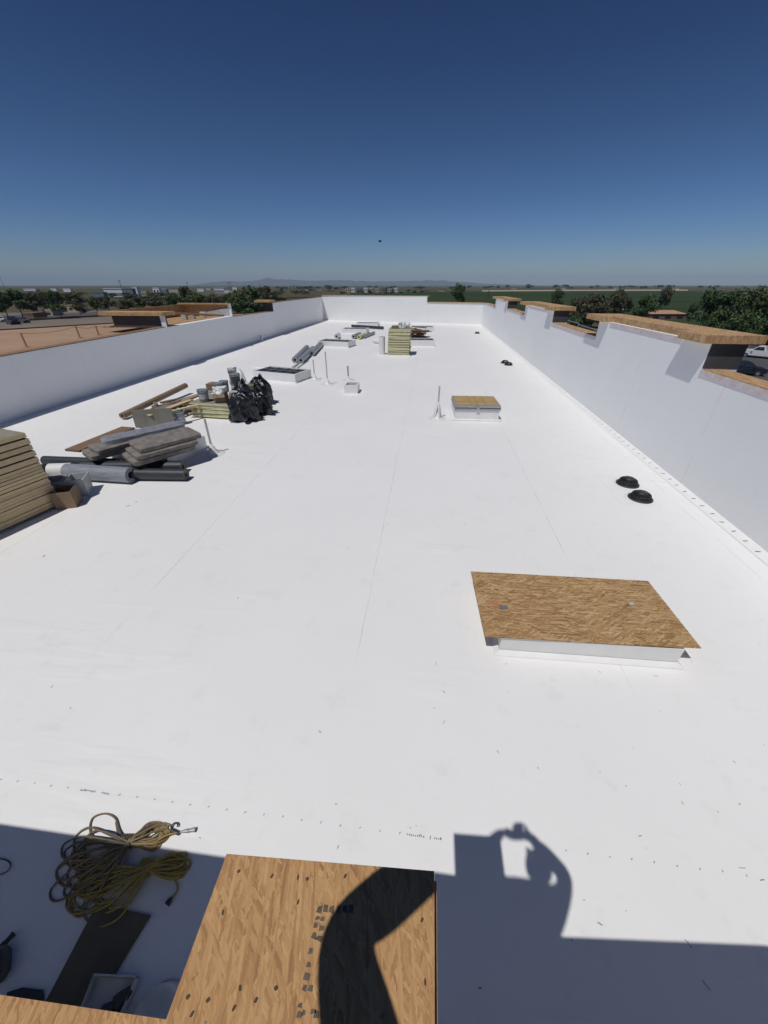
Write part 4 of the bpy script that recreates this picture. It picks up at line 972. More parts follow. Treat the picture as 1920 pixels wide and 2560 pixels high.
# insulation boards
ORD = ['bottom', 'second', 'third', 'fourth', 'fifth', 'sixth', 'seventh', 'eighth', 'ninth', 'tenth', 'eleventh', 'twelfth', 'thirteenth', 'fourteenth', 'fifteenth', 'sixteenth', 'seventeenth', 'eighteenth', 'nineteenth', 'twentieth', 'twenty-first', 'twenty-second', 'twenty-third']
def boards(P, rz, L, Wd, ths, jit, where, mat, group, gaps=(), seed=1):
    R = random.Random(seed); z = .05; n = len(ths); t0 = .05
    proto = thing('insulation_board', 'x', 'insulation board', (0, 0, 0), 0, group)
    MB().box(-L / 2, L / 2, -Wd / 2, Wd / 2, 0, t0 * .955).build('foam', mat, proto, .004)
    MB().box(-L / 2 + .006, L / 2 - .006, -Wd / 2 + .006, Wd / 2 - .006, t0 * .955, t0 * .975).build('facer', M['isotop'], proto)
    for i in range(n):
        o = proto if i == 0 else dup(proto)
        o['label'] = ('topmost' if i == n - 1 else ORD[i] + (' from the bottom' if i else '')) + ' insulation board ' + where
        c = Matrix.Rotation(rz, 3, 'Z') @ Vector((R.uniform(-jit, jit), R.uniform(-jit, jit), 0))
        o.location = (P[0] + c.x, P[1] + c.y, z); o.rotation_euler = (R.uniform(-.003, .003), R.uniform(-.003, .003), rz + R.uniform(-.012, .012) * (jit / .02)); o.scale = (1, 1, ths[i] / t0)
        z += ths[i] + (R.choice((0, .004, .012)) if i not in gaps else .022)
    return z
# left big stack: visible face runs along the line (0,1329)-(148,1262)
A = G(148, 1264); B = G(0, 1331); d = (A - B).normalized(); rz = math.atan2(d.y, d.x)
nrm = Vector((-d.y, d.x, 0))
ctr = A - d * 1.22 + nrm * .61
boards((ctr.x + .07, ctr.y), rz, 2.44, 1.22, [.056] * 15 + [.098, .10, .09, .10, .085], .012, 'of the tall stack cut by the left edge', M['iso'], 'boards of the tall left stack', gaps=(14, 15, 16, 17, 18))
t = thing('pallet', 'dark sleepers under the tall left board stack', 'sleepers', (ctr.x, ctr.y, 0), rz)
for x in (-1.0, 0, 1.0): MB().box(x - .05, x + .05, -.58, .58, 0, .048).build('sleeper', M['lumber'], t)
# middle stack under the buckets
A = G(484, 1044); B = G(606, 1052); d = (B - A).normalized(); L = (B - A).length; nrm = Vector((-d.y, d.x, 0)); ctr = A + d * L / 2 + nrm * .6; rzm = math.atan2(d.y, d.x)
zt = boards((ctr.x, ctr.y), rzm, L, 1.2, [.05] * 8, .03, 'of the low stack under the buckets', M['isobright'], 'boards of the stack under the buckets', gaps=(1, 3), seed=3)
t = thing('pallet', 'low sleepers under the bucket stack', 'sleepers', (ctr.x, ctr.y, 0), rzm)
for x in (-.8, 0, .8): MB().box(x - .05, x + .05, -.55, .55, 0, .048).build('sleeper', M['lumber'], t)
MC = ctr.copy(); Md = d.copy(); Mn = nrm.copy()
# far stack
A = G(970, 889); B = G(1023, 890); d = (B - A).normalized(); L = (B - A).length; nrm = Vector((-d.y, d.x, 0)); ctr = A + d * L / 2 + nrm * .7
zf = boards((ctr.x, ctr.y), math.atan2(d.y, d.x), L, 1.4, [.062] * 21, .05, 'of the far stack near the open curbs', M['isobright'], 'boards of the far stack', gaps=(3, 7, 11, 15), seed=5)
t = thing('pallet', 'white-wrapped sleepers under the far board stack', 'sleepers', (ctr.x, ctr.y, 0), 0); MB().box(-.7, .7, -.7, -.6, 0, .048).build('sleeper', M['white'], t); MB().box(-.7, .7, .4, .5, 0, .048).build('sleeper', M['white'], t)
FC = ctr.copy()

def bucket(P, label, mat='bucket', r=.15, h=.37, group='buckets on the board stack', handle=True, lab=True, lid=True, tilt=None):
    t = thing('bucket', label, 'bucket', P, U(0, 6), group)
    if tilt: t.rotation_euler = tilt
    MB().lathe([(.001, 0), (r * .86, 0), (r * .88, .02), (r * .98, h * .82), (r * 1.05, h * .82), (r * 1.05, h * .88), (r, h * .88), (r * 1.02, h), (r * .97, h), (r * .95, h * .9)], 22).build('pail', M[mat], t)
    if lid: MB().lathe([(r * 1.06, h - .02), (r * 1.06, h + .012), (r * .92, h + .014), (r * .9, h + .004), (.001, h + .006)], 22).build('lid', M[mat], t)
    else: MB().lathe([(r * .95, h * .6), (.001, h * .6)], 22).build('contents', M['dark'], t)
    if handle: MB().tube([(r * 1.06 * math.cos(a), r * .5 + .04 * math.sin(a * 1) + .12 * math.sin(a) * 0, h * .85 - .12 * math.sin(a)) for a in [PI * k / 10 for k in range(11)]], .005, 5).build('handle', M['steel'], t)
    if lab: MB().lathe([(r * .915, h * .25), (r * .965, h * .7)], 22).build('label_wrap', M['label'], t)
    return t
def top(u, v, z=zt): return G(u, v, z)
bucket(top(512, 1003), 'grey bucket at the left end of the board stack', r=.165)
bucket(top(551, 985), 'labelled bucket behind the torn brown carton', r=.15)
bucket(top(551, 985) + Vector((.02, .35, .0)), 'bucket half hidden behind the labelled bucket', r=.15)
B1 = top(597, 992); bucket(B1, 'bottom bucket of the two-high pair by the black bags', 'bucketw', r=.165); bucket(B1 + Vector((0, 0, .387)), 'top bucket of the two-high pair by the black bags', r=.16, lab=False)
B2 = top(582, 980) + Vector((0, .25, 0)); bucket(B2, 'back bucket carrying the topmost pail', 'bucketw'); bucket(B2 + Vector((0, 0, .387)), 'topmost pale pail of the heap', 'bucketw', lab=False)
bucket(top(595, 1005) + Vector((.0, -.02, 0)), 'small blue-grey open bucket at the front right of the stack', r=.12, h=.26, lid=False, lab=False)
P = G(455, 1060, 0); bucket(P, 'dark labelled bucket on the roof behind the bags', 'bucket', group='buckets on the roof')
# torn carton with white liner
P = top(556, 1004); t = thing('carton', 'torn brown carton with white plastic spilling out on the board stack', 'carton', P, .15)
mb = MB(); s = .17; mb.box(-s, s, -s, s, 0, .3); mb.build('carton_body', M['card'], t, .004)
mb = MB(); mb.add([(-s, -s, .302), (s, -s, .302), (s * 1.2, -s * 1.5, .2), (-s * 1.25, -s * 1.4, .17)], [(0, 1, 2, 3)]); mb.add([(-s, s, .302), (-s, -s, .302), (-s * 1.9, -s, .2), (-s * 1.8, s, .22)], [(0, 1, 2, 3)]); mb.build('flap', M['card'], t)
me = rbox(.33, .33, .2, 33, .09); me.materials.append(M['pvc']); o = bpy.data.objects.new('liner', me); C.objects.link(o); o.parent = t; o.location = (0, 0, .27)
P = top(543, 975) + Vector((0, .1, 0)); t = thing('carton', 'flat brown carton behind the grey bucket', 'carton', P, -.1); MB().box(-.35, .05, -.2, .2, 0, .22).build('carton_body', M['card'], t, .006); MB().box(-.355, .055, -.03, .03, .222, .226).build('tape', M['cardtube'], t)
P = top(618, 985) + Vector((0, .15, 0)); t = thing('carton', 'small grey carton between the buckets and the black bags', 'carton', P, .3); MB().box(-.15, .2, -.15, .15, 0, .28).build('carton_body', M['cardgrey'], t, .006); MB().box(-.16, .21, -.02, .02, .282, .286).build('tape', M['card'], t)
P = top(583, 1004) + Vector((0, .12, 0)); t = thing('carton', 'crushed white and brown carton in the middle of the stack', 'carton', P, .6); MB().box(-.13, .13, -.13, .13, 0, .3).build('carton_body', M['bucketw'], t, .02); MB().box(-.135, .135, -.135, -.131, .05, .16).build('print', M['card'], t)
# gloves / hose glint
t = thing('hose', 'short white and black hose looping off the topmost pail', 'hose', (0, 0, 0)); p = B2 + Vector((.1, 0, .75)); MB().tube([p, p + Vector((.12, 0, .05)), p + Vector((.28, -.02, -.08)), p + Vector((.34, -.03, -.3)), p + Vector((.36, -.02, -.45))], .02, 8).build('tube', M['pvc'], t); MB().tube([p + Vector((-.03, 0, -.01)), p + Vector((.06, 0, .04))], .035, 8).build('nozzle', M['dark'], t)
P = FC + Vector((.1, 0, zf)); 
t = thing('carton', 'white wrapped bundle on top of the far board stack', 'bundle', P); me = rbox(.4, .4, .32, 5, .06); me.materials.append(M['pvc']); o = bpy.data.objects.new('wrap', me); C.objects.link(o); o.parent = t; MB().box(-.02, .02, -.215, .215, .1, .33).build('strap', M['cardtube'], t)
t = thing('bucket', 'pale bucket on top of the far board stack', 'bucket', P + Vector((.38, .1, 0))); MB().lathe([(.001, 0), (.12, 0), (.15, .3), (.13, .3), (.12, .2), (.001, .2)], 16).build('pail', M['pvc'], t); MB().tube([(-.15, 0, .28), (0, -.08, .36), (.15, 0, .28)], .006, 5).build('handle', M['steel'], t)
t = thing('cardboard_scrap', 'brown cardboard scrap left on top of the far board stack', 'scrap', P + Vector((-.38, 0, 0))); me = rbox(.45, .5, .14, 8, .05); me.materials.append(M['card']); o = bpy.data.objects.new('sheet', me); C.objects.link(o); o.parent = t
# brown scrap pile behind far stack
t = thing('scrap_pile', 'brown cardboard scraps heaped right of the far board stack', 'scrap', (0, 0, 0)); mb = MB(); R = random.Random(9)
for i in range(46):
    c = G(R.uniform(1022, 1064), R.uniform(842, 852), 0); a = R.uniform(-.35, .35); L = R.uniform(.5, 1.2); z = R.uniform(.03, .85) * (1 - abs(c.x + .9) * .25)
    mb.bar((c.x - L / 2, c.y, z), (c.x + L / 2 * math.cos(a), c.y + L * math.sin(a), z + R.uniform(-.12, .12)), .5, .03)
mb.build('cardboard_heap', simple('rusty_cardboard', (.22, .12, .07), (.12, .07, .045), .85, scale=3), t)

# black bags
def trashbag(P, label, size, seed, skirt=1.0):
    t = thing('trash_bag', label, 'bag', P, 0, 'black plastic bags heaped by the bucket stack')
    bm = bmesh.new(); bmesh.ops.create_icosphere(bm, subdivisions=5, radius=1)
    for v in bm.verts:
        p = v.co.copy(); a = math.atan2(p.y, p.x)
        k = 1 + .16 * math.sin(a * 5 + seed) * max(0, -p.z + .3) * skirt + .10 * math.sin(a * 9 + seed * 2 + p.z * 3)
        q = Vector((p.x * k, p.y * k, p.z))
        q += q.normalized() * (.20 * noise.noise(q * 2.2 + Vector((seed, 0, 0))) + .10 * abs(noise.noise(q * 4 + Vector((0, seed, 0)))) + .02 * noise.noise(q * 9))
        if q.z < -.2: q.x *= 1 + (-.2 - q.z) * .45 * skirt; q.y *= 1 + (-.2 - q.z) * .35 * skirt
        v.co = Vector((q.x * size[0], q.y * size[1], max(0, (q.z + 1)) * size[2]))
    me = bpy.data.meshes.new('sack'); bm.to_mesh(me); bm.free(); me.materials.append(M['blackplastic'])
    for p in me.polygons: p.use_smooth = True
    o = bpy.data.objects.new('sack', me); C.objects.link(o); o.parent = t
    nk = MB(); z = 2 * size[2] * .93
    nk.tube([(0, 0, z - .08), (.02, 0, z + .02), (.05, .02, z + .10), (.12, .03, z + .14)], [.09, .05, .05, .09], 9); nk.build('knot', M['blackplastic'], t)
    return t
trashbag(G(614, 1052), 'front black bag with pleated skirt touching the roof', (.40, .34, .46), 1.0, 1.5)
trashbag(G(648, 1035), 'right-hand black bag of the heap', (.46, .36, .40), 3.3, 1.2)
trashbag(G(655, 1010), 'rearmost rounded black bag of the heap', (.40, .36, .47), 6.1, .6)
trashbag(G(614, 1030), 'black bag squeezed against the board stack', (.30, .36, .50), 8.4, .8)

# crates by the big stack
P = G(176, 1262); t = thing('cardboard_box', 'open brown cardboard box at the foot of the tall left stack', 'box', P, .42)
mb = MB(); s = .17; h = .36
for b in ((-s, s, -s, -s + .008), (-s, s, s - .008, s), (-s, -s + .008, -s + .008, s - .008), (s - .008, s, -s + .008, s - .008)): mb.box(*b, 0, h)
mb.build('box_wall', M['card'], t); MB().box(-s + .01, s - .01, -s + .01, s - .01, .01, .02).build('box_floor', M['card'], t)
for (u, v, rz, lb) in ((160, 1238, .4, 'left white plastic bin behind the cardboard box'), (205, 1232, .45, 'right white plastic bin behind the cardboard box')):
    P = G(u, v); t = thing('plastic_bin', lb, 'bin', P, rz, 'white plastic bins'); mb = MB(); a, b, h = .17, .20, .38
    mb.add([(-a, -a, 0), (a, -a, 0), (a, a, 0), (-a, a, 0), (-b, -b, h), (b, -b, h), (b, b, h), (-b, b, h), (-b + .02, -b + .02, h), (b - .02, -b + .02, h), (b - .02, b - .02, h), (-b + .02, b - .02, h), (-a + .02, -a + .02, .03), (a - .02, -a + .02, .03), (a - .02, a - .02, .03), (-a + .02, a - .02, .03)],
           [(3, 2, 1, 0), (0, 1, 5, 4), (1, 2, 6, 5), (2, 3, 7, 6), (3, 0, 4, 7), (4, 5, 9, 8), (5, 6, 10, 9), (6, 7, 11, 10), (7, 4, 8, 11), (8, 9, 13, 12), (9, 10, 14, 13), (10, 11, 15, 14), (11, 8, 12, 15), (12, 13, 14, 15)])
    mb.build('tub', M['bucketw'], t); MB().box(-b - .005, b + .005, -b - .012, -b - .001, h - .04, h).build('rim_lip', M['bucketw'], t)

# ------------------------------------------------------------------ FOREGROUND IN THE SHADE
def smooth_path(pts, sub=6):
    pts = [Vector(p) for p in pts]; out = []
    for i in range(len(pts) - 1):
        p0, p1, p2, p3 = pts[max(i - 1, 0)], pts[i], pts[i + 1], pts[min(i + 2, len(pts) - 1)]
        for k in range(sub):
            t = k / sub
            out.append(0.5 * ((2 * p1) + (p2 - p0) * t + (2 * p0 - 5 * p1 + 4 * p2 - p3) * t * t + (3 * p1 - p0 - 3 * p2 + p3) * t ** 3))
    out.append(pts[-1]); return out
def g2(u, v, z): return G(u, v, z)
def lobe(tie, tip, wid, R, z0=.008, spread=6):
    """one loop of cord: from the tie out to the tip and back"""
    tu, tv = tie; eu, ev = tip; du, dv = eu - tu, ev - tv; L = math.hypot(du, dv); nu, nv = -dv / L, du / L
    def q(a, b, z): return g2(tu + du * a + nu * b, tv + dv * a + nv * b, z)
    z = z0 + R.random() * .05
    o = R.uniform(-spread, spread); w1 = wid * R.uniform(.7, 1.2); w2 = wid * R.uniform(.6, 1.2)
    return [q(0, o, z + .02), q(.3, w1 * .55 + o, z + .02), q(.65, w1, z), q(.92, w1 * .7, z0), q(1.0, 0, z0), q(.93, -w2 * .7, z0 + .006), q(.65, -w2, z), q(.3, -w2 * .5 - o, z + .03), q(0, R.uniform(-spread, spread), z + .035)]
R = random.Random(21); RC = .0072
# upper cord (partly in the sun)
t = thing('extension_cord', 'dark extension cord bundle with its right end in sunlight', 'extension cord', (0, 0, 0))
mb = MB(); path = []
for k in range(13): path += lobe((322, 2108), (R.uniform(400, 432), R.uniform(2062, 2098)), R.uniform(14, 26), R) + lobe((322, 2108), (R.uniform(135, 235), R.uniform(2115, 2215)), R.uniform(24, 48), R)
for k in range(5): path += lobe((318, 2112), (R.uniform(120, 200), R.uniform(2205, 2290)), R.uniform(18, 34), R)
mb.tube(smooth_path(path, 5), RC, 6); mb.build('cable', M['cord_brown'], t)
mb = MB(); mb.tube(smooth_path([g2(300, 2125, .03), g2(240, 2100, .02), g2(225, 2075, .01), g2(232, 2045, .01), g2(262, 2034, .012), g2(288, 2045, .012), g2(297, 2075, .02), g2(308, 2105, .05)], 7), RC, 6)
mb.tube(smooth_path([g2(290, 2055, .012), g2(295, 2085, .02), g2(300, 2110, .04)], 6), RC, 6); mb.build('stray_loop', M['cord_brown'], t)
mb = MB()
for k in range(6):
    c = g2(308 + k * 6.5, 2107, .0); mb.tube([c + Vector((.012 * math.sin(a) * .3, .042 * math.cos(a), .036 + .03 * math.sin(a))) for a in [2 * PI * j / 14 for j in range(15)]], RC, 6)
mb.build('tie_wrap', M['cord_brown'], t)
mb = MB(); mb.tube(smooth_path([g2(395, 2100, .05), g2(420, 2087, .04), g2(452, 2080, .02)], 5), RC, 6); a, b = g2(450, 2080, .02), g2(488, 2074, .02); mb.build('lead', M['cord_yellow'], t)
mb = MB(); mb.tube([a, a.lerp(b, .3), a.lerp(b, .55), a.lerp(b, .6), b], [.007, .013, .016, .013, .018], 10); mb.build('plug', M['steel'], t)
mb = MB(); c = g2(436, 2066, .02); mb.tube([c + Vector((.025 * math.cos(x), .025 * math.sin(x), 0)) for x in [2 * PI * j / 12 for j in range(11)]], .006, 6); mb.tube([g2(428, 2075, .02), g2(448, 2084, .02)], .014, 8); mb.build('hook', M['rubber'], t)
# lower yellow cord
t = thing('extension_cord', 'yellow-brown extension cord bundle lying fully in the shade', 'extension cord', (0, 0, 0))
mb = MB(); path = []
for k in range(12): path += lobe((368, 2170), (R.uniform(455, 478), R.uniform(2135, 2178)), R.uniform(16, 34), R, .012) + lobe((366, 2172), (R.uniform(170, 260), R.uniform(2225, 2310)), R.uniform(20, 44), R, .012)
mb.tube(smooth_path(path, 5), RC, 6); mb.build('cable', M['cord_yellow'], t)
mb = MB()
for k in range(7):
    c = g2(352 + k * 5.5, 2172, .0); mb.tube([c + Vector((.01 * math.sin(a), .05 * math.cos(a), .036 + .03 * math.sin(a))) for a in [2 * PI * j / 14 for j in range(15)]], RC, 6)
mb.build('tie_wrap', M['cord_yellow'], t)
mb = MB(); mb.tube(smooth_path([g2(425, 2180, .03), g2(444, 2215, .012), g2(436, 2238, .012), g2(428, 2245, .012)], 5), RC, 6); mb.build('lead', M['cord_yellow'], t)
a, b = g2(430, 2243, .015), g2(417, 2262, .015); MB().tube([a, a.lerp(b, .4), b], [.008, .018, .02], 10).build('socket', M['rubber'], t)
t = thing('cable_loop', 'thin dark cable loop at the left edge in the shade', 'cable', (0, 0, 0)); MB().tube(smooth_path([g2(-40, 2150, .01), g2(0, 2147, .01), g2(20, 2153, .01), g2(26, 2164, .01), g2(15, 2180, .01), g2(-30, 2198, .01)], 6), .0045, 6).build('cable', M['rubber'], t)
# dark board
t = thing('dark_board', 'dark brown board lying in the shade below the cords', 'board', (0, 0, 0))
pts = [G(100, 2540), G(215, 2560), G(378, 2290), G(245, 2262)]; MB().prism([(p.x, p.y) for p in pts], .004, .024).build('board', M['brownboard'], t, .003)
t = thing('dark_mat', 'small dark mat partly hidden by the wooden cap at bottom left', 'mat', (0, 0, 0)); pts = [G(15, 2520), G(112, 2530), G(110, 2476), G(60, 2470), G(22, 2482)]; MB().prism([(p.x, p.y) for p in pts], .004, .02).build('mat', M['rubber'], t)
# tool at left edge
t = thing('hand_tool', 'black corded hand tool cut by the left edge in the shade', 'tool', (0, 0, 0))
mb = MB(); a, b = G(5, 2370, .06), G(-8, 2455, .06); mb.tube([a, a.lerp(b, .2), a.lerp(b, .8), b], [.03, .055, .06, .04], 12); mb.build('tool_body', M['rubber'], t); mb = MB(); mb.tube([G(2, 2368, .05), G(20, 2350, .04), G(34, 2335, .03)], [.02, .015, .02], 8); mb.build('grip', M['rubber'], t)
# open liner box with tool
t = thing('open_tray', 'pale plastic tray holding dark tools at the foot of the near wall', 'tray', (0, 0, 0))
c0, c1, c2, c3 = [Vector(p) for p in (G(205, 2560), G(300, 2575), G(352, 2452), G(248, 2447))]
for i, (p, q_) in enumerate(((c0, c1), (c1, c2), (c2, c3), (c3, c0))):
    mb = MB(); mb.add([(p.x, p.y, .026), (q_.x, q_.y, .026), (q_.x, q_.y, .10), (p.x, p.y, .10), (p.x * .99 + .01 * c0.x, p.y + .008, .026), (q_.x, q_.y + .008, .026), (q_.x, q_.y + .008, .10), (p.x, p.y + .008, .10)], [(0, 1, 2, 3), (7, 6, 5, 4), (3, 2, 6, 7), (0, 3, 7, 4), (1, 5, 6, 2)]); mb.build('tray_side', M['bucketw'], t)
MB().prism([(c.x, c.y) for c in (c0, c1, c2, c3)], .0255, .032).build('tray_floor', M['bucketw'], t)
tt = thing('drill', 'dark power tool lying in the pale tray', 'tool', (0, 0, 0)); a, b = G(328, 2472, .08), G(290, 2512, .08); MB().tube([a, a.lerp(b, .5), b], [.02, .035, .045], 12).build('tool_body', M['rubber'], tt); a = G(256, 2530, .07); MB().tube([b, a], [.025, .03], 10).build('battery', M['rubber'], tt)
# pale dome bucket
P = G(402, 2562, 0); t = thing('bucket', 'upturned pale bucket beside the sunlit panel', 'bucket', P); MB().lathe([(.165, .0), (.165, .03), (.155, .05), (.148, .11), (.12, .145), (.06, .155), (.001, .158)], 36).build('pail', M['bucketw'], t); MB().lathe([(.168, .012), (.174, .02), (.168, .03)], 36).build('rim', M['bucketw'], t)

# ------------------------------------------------------------------ SCRAPS ON THE ROOF
R = random.Random(77)
sp = thing('plastic_scrap', 'small dark scrap of debris lying on the white roof', 'scrap', (0, 0, 0), 0, 'scraps of debris on the white roof')
mb = MB(); mb.add([(-.018, -.004, 0), (.018, -.006, .001), (.02, .003, .002), (-.016, .005, .001), (-.018, -.004, .004), (.018, -.006, .006), (.02, .003, .006), (-.016, .005, .004)], [(3, 2, 1, 0), (4, 5, 6, 7), (0, 1, 5, 4), (1, 2, 6, 5), (2, 3, 7, 6), (3, 0, 4, 7)])
mb.build('scrap', simple('dark_scrap', (.24, .22, .20), (.15, .14, .13), .8, bumpk=0), sp)
spots = [(1650, 1778), (1583, 1871), (1565, 1965), (1706, 2008), (1849, 2010), (1836, 1905), (1270, 1730), (1700, 1960), (1560, 2040), (1795, 2030), (1905, 2200), (1245, 1880), (1040, 2065), (1026, 2070), (845, 2118), (840, 2010), (800, 1830), (595, 1495), (130, 1717), (176, 1770), (645, 1663), (545, 1372), (870, 1370), (1730, 1655), (1720, 2355), (1500, 2310), (1615, 2120), (1430, 2350), (1565, 2277), (1460, 2250), (1760, 2460), (1340, 2400), (1200, 2470), (1380, 1700), (1500, 1680), (1265, 1660), (1900, 1610), (1910, 1863), (1860, 1545), (1600, 2090), (1345, 1920), (1500, 1930), (110, 1390), (340, 1255), (320, 1145 + 120), (500, 2095), (1110, 1730), (1085, 1770)]
for i, (u, v) in enumerate(spots):
    o = sp if i == 0 else dup(sp); o.location = G(u, v, .001); o.rotation_euler = (0, 0, R.uniform(0, 3)); k = R.uniform(.2, .65) * (1 if v > 1500 else 1.8); o.scale = (k * R.uniform(.6, 1.6), k, k)
R2 = random.Random(5)
for (u, v, a) in ((1720, 2358, -1.0), (1765, 2462, -1.0), (968, 1310, 1.3), (1090, 1660, 1.2), (1110, 1805, 1.2), (1855, 2170, 0.05), (1163, 1310, .3), (1640, 1690, 0)):
    o = dup(sp); o.location = G(u, v, .001); o.rotation_euler = (0, 0, a); o.scale = (1.3, .35, .5); o['label'] = 'thin dark splinter lying on the white roof'

# bird in the sky
P = Vector((0, 0, H)) + ray(950, 603) * 60; t = thing('bird', 'tiny dark bird flying in the blue sky above the far wall', 'bird', P, .6)
bm = bmesh.new(); bmesh.ops.create_icosphere(bm, subdivisions=2, radius=.12)
for v in bm.verts: v.co.x *= 1.9; v.co.z *= .8
me = bpy.data.meshes.new('body'); bm.to_mesh(me); bm.free(); me.materials.append(M['rubber']); o = bpy.data.objects.new('body', me); C.objects.link(o); o.parent = t
for s in (-1, 1):
    mb = MB(); mb.add([(-.08, s * .06, .04), (.1, s * .06, .04), (.05, s * .28, .13), (-.02, s * .42, .08), (-.1, s * .25, .11)], [(0, 1, 2, 3, 4)]); mb.build('wing', M['rubber'], t)

# ------------------------------------------------------------------ PHOTOGRAPHER (stands just behind the camera; throws the shadow)
def skinned(name, nodes, edges, mat, parent, lvl=2, root=0):
    me = bpy.data.meshes.new(name); me.from_pydata([n[0] for n in nodes], edges, []); o = bpy.data.objects.new(name, me); C.objects.link(o)
    sk = o.modifiers.new('skin', 'SKIN'); sk.use_smooth_shade = True; me.skin_vertices or None
    for i, n in enumerate(nodes):
        r = n[1]; r = (r, r) if isinstance(r, (int, float)) else r; me.skin_vertices[0].data[i].radius = r; me.skin_vertices[0].data[i].use_root = (i == root)
    sb = o.modifiers.new('sub', 'SUBSURF'); sb.levels = lvl; sb.render_levels = lvl
    dg = bpy.context.evaluated_depsgraph_get(); dg.update(); m2 = bpy.data.meshes.new_from_object(o.evaluated_get(dg))
    o.modifiers.clear(); o.data = m2; m2.name = name; m2.materials.clear(); m2.materials.append(mat)
    for p in m2.polygons: p.use_smooth = True
    o.parent = parent; return o
skin_m = simple('skin', (.42, .26, .18), (.38, .23, .16), .5, bumpk=0); shirt_m = simple('grey_shirt', (.18, .19, .22), None, .8); pants_m = simple('dark_trousers', (.06, .065, .08), None, .85); hair_m = simple('dark_hair', (.03, .022, .016), None, .6)
bx, by, fz = .13, -.34, 2.15
pe = thing('person', 'photographer in a grey shirt holding up a phone, seen only as a shadow', 'person', (0, 0, 0))
E_ = Vector
hip = E_((bx, by - .03, fz + .90)); ch = E_((bx + .02, by + .05, 3.42)); nk_ = E_((bx + .03, by + .02, 3.63))
hd = E_((.105, -.225, 3.775))
LS, LE, LH = E_((-.12, -.265, 3.50)), E_((-.228, -.058, 3.50)), E_((-.108, -.018, 3.745))
RS, RE, RH = E_((.30, -.30, 3.50)), E_((.380, -.17, 3.51)), E_((.085, -.035, 3.77))
nodes = [(hip, (.14, .10)), (E_((bx, by, fz + 1.1)), (.13, .09)), (ch, (.15, .10)), (nk_, .055), (hd - E_((0, 0, .09)), .06), (hd, (.088, .098)), (hd + E_((0, 0, .09)), (.078, .088)),
         (LS, .058), (LE, .040), (LH, .027), (RS, .058), (RE, .045), (RH, .036),
         (hip + E_((-.09, 0, -.06)), .085), (E_((bx - .10, by + .02, fz + .47)), .06), (E_((bx - .11, by - .02, fz + .08)), .04), (E_((bx - .12, by + .12, fz + .04)), .035),
         (hip + E_((.09, 0, -.06)), .085), (E_((bx + .10, by + .02, fz + .47)), .06), (E_((bx + .11, by - .02, fz + .08)), .04), (E_((bx + .13, by + .12, fz + .04)), .035)]
edges = [(0, 1), (1, 2), (2, 3), (3, 4), (4, 5), (5, 6), (2, 7), (7, 8), (8, 9), (2, 10), (10, 11), (11, 12), (0, 13), (13, 14), (14, 15), (15, 16), (0, 17), (17, 18), (18, 19), (19, 20)]
skinned('body', nodes, edges, skin_m, pe)
sh_n = [(hip + E_((0, 0, -.04)), (.20, .15)), (E_((bx, by, fz + 1.1)), (.19, .14)), (ch, (.175, .125)), (nk_ - E_((0, 0, .05)), .07), (LS, .062), (LE, .046), (RS, .088), (RE, .066), (LE.lerp(LH, .93), .036), (RE.lerp(RH, .8), .046)]
skinned('shirt', sh_n, [(0, 1), (1, 2), (2, 3), (2, 4), (4, 5), (2, 6), (6, 7), (5, 8), (7, 9)], shirt_m, pe)
tr_n = [(hip + E_((0, 0, .03)), (.16, .12)), (hip + E_((-.09, 0, -.06)), .10), (E_((bx - .10, by + .02, fz + .47)), .078), (E_((bx - .11, by - .02, fz + .12)), .062), (hip + E_((.09, 0, -.06)), .10), (E_((bx + .10, by + .02, fz + .47)), .078), (E_((bx + .11, by - .02, fz + .12)), .062)]
skinned('trousers', tr_n, [(0, 1), (1, 2), (2, 3), (0, 4), (4, 5), (5, 6)], pants_m, pe)
for s in (-1, 1): MB().box(bx + s * .12 - .05, bx + s * .12 + .05, by - .08, by + .20, fz, fz + .10).build('boot', pants_m, pe, .03)
bm = bmesh.new(); bmesh.ops.create_uvsphere(bm, u_segments=24, v_segments=14, radius=1)
for v in bm.verts: v.co = Vector((v.co.x * .097, v.co.y * .108 - .012, v.co.z * .11 + .035)) + hd
bmesh.ops.delete(bm, geom=[v for v in bm.verts if v.co.y > hd.y + .06 and v.co.z < hd.z + .06 or v.co.z < hd.z - .03], context='VERTS')
me = bpy.data.meshes.new('hair'); bm.to_mesh(me); bm.free(); me.materials.append(hair_m); o = bpy.data.objects.new('hair', me); C.objects.link(o); o.parent = pe
fwd = (E_((0, 0, 3.8)) - hd).normalized(); fwd.z *= .3; fwd.normalize(); sd = fwd.cross(E_((0, 0, 1))).normalized()
fc = MB(); fc.tube([hd + fwd * .085 + E_((0, 0, .02)), hd + fwd * .115 - E_((0, 0, .025))], [.008, .016], 8); fc.build('nose', skin_m, pe)
for s in (-1, 1):
    MB().lathe([(.001, -.012), (.010, -.006), (.012, 0), (.010, .006), (.001, .012)], 10, tuple(hd + fwd * .083 + sd * s * .031 + E_((0, 0, .015)))).build('eye', M['rubber'], pe)
    MB().lathe([(.001, -.03), (.012, -.015), (.015, .01), (.001, .03)], 8, tuple(hd + sd * s * .083 - E_((0, 0, .005)))).build('ear', skin_m, pe)
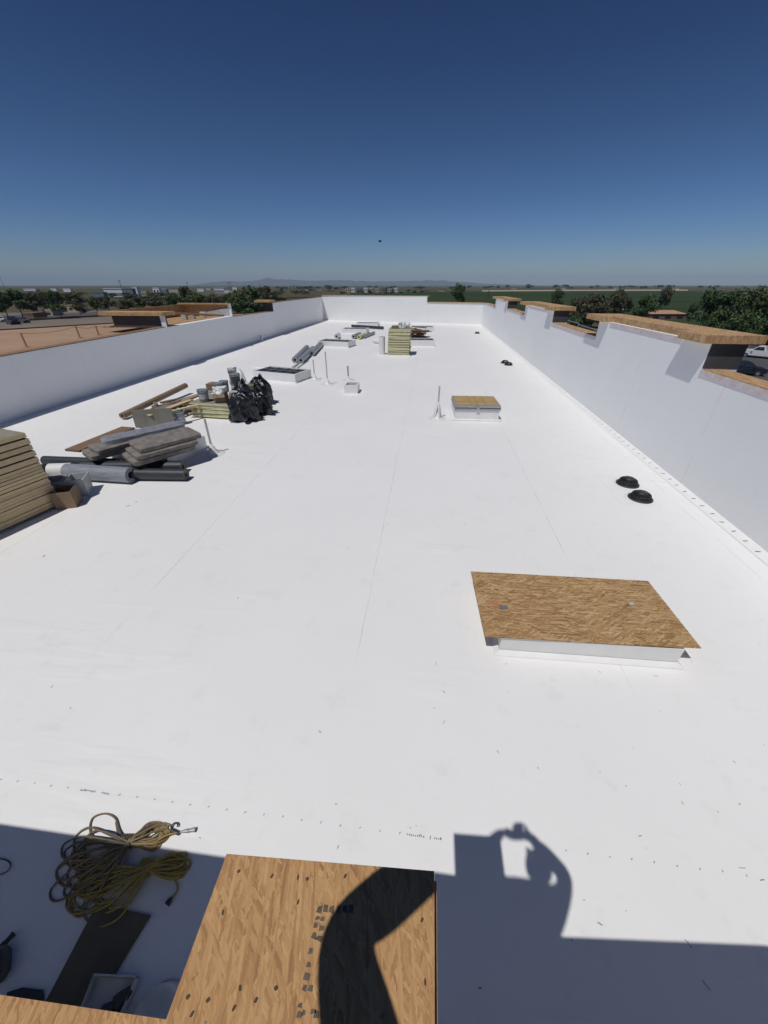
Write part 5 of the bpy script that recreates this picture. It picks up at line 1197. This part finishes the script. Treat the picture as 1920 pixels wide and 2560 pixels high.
MB().tube([hd + fwd * .088 - sd * .022 - E_((0, 0, .055)), hd + fwd * .095 - E_((0, 0, .057)), hd + fwd * .088 + sd * .022 - E_((0, 0, .055))], .005, 6).build('mouth', M['brick'], pe)
# phone: its plane is the camera's image plane, lens end at the camera
cz = MW @ Vector((0, 0, 1)); cxv = MW @ Vector((1, 0, 0)); cyv = MW @ Vector((0, 1, 0))
ph = thing('phone', 'black phone held up in both hands, seen only as a shadow', 'phone', (0, 0, 0))
Mx = Matrix.Translation(Vector((0, 0, H)) + cz * .014 - cyv * .018) @ MW.to_4x4()
MB().box(-.036, .036, -.072, .068, -.004, .004, Mx).build('case', M['rubber'], ph, .002); MB().box(-.033, .033, -.068, .064, .0045, .005, Mx).build('screen', M['glass'], ph)
for s, wr in ((-1, LH), (1, RH)):
    def q(x, y, z): return Mx @ Vector((s * x, y, z))
    palm = q(.050, -.008, .040)
    for (yy, L, r) in ((.050, .085, .0085), (.030, .092, .009), (.010, .088, .0088), (-.010, .075, .008)):      # four fingers along the side and back edge
        base = palm + (q(0, yy, 0) - q(0, .02, 0)) * .8
        skinned('finger', [(base, r * 1.25), (q(.055, yy, .020), r * 1.1), (q(.046, yy + .004, .006), r), (q(.041, yy + .006, .010), r * .8)], [(0, 1), (1, 2), (2, 3)], skin_m, pe, 1)
    skinned('thumb', [(palm - cyv * .02, .013), (q(.040, -.030, .028), .012), (q(.022, -.015, .018), .010)], [(0, 1), (1, 2)], skin_m, pe, 1)
    skinned('palm', [(wr, .034), (wr.lerp(palm, .5), (.034, .040)), (palm, (.032, .046)), (palm + cyv * .04, (.028, .036))], [(0, 1), (1, 2), (2, 3)], skin_m, pe, 1)

# ------------------------------------------------------------------ HAZE
hz = MB(); hz.box(-18500, 18500, -2900, 18500, ZG - 1, 290)
m, hnt, bs = newmat('haze_air'); hnt.nodes.remove(bs); pv = N(hnt, 'ShaderNodeVolumePrincipled'); pv.inputs['Color'].default_value = (.60, .80, 1, 1); pv.inputs['Density'].default_value = 0.00007; pv.inputs['Anisotropy'].default_value = -0.15
hnt.links.new(pv.outputs[0], hnt.nodes['Material Output'].inputs['Volume'])
ho = hz.build('haze', m); ho['kind'] = 'stuff'
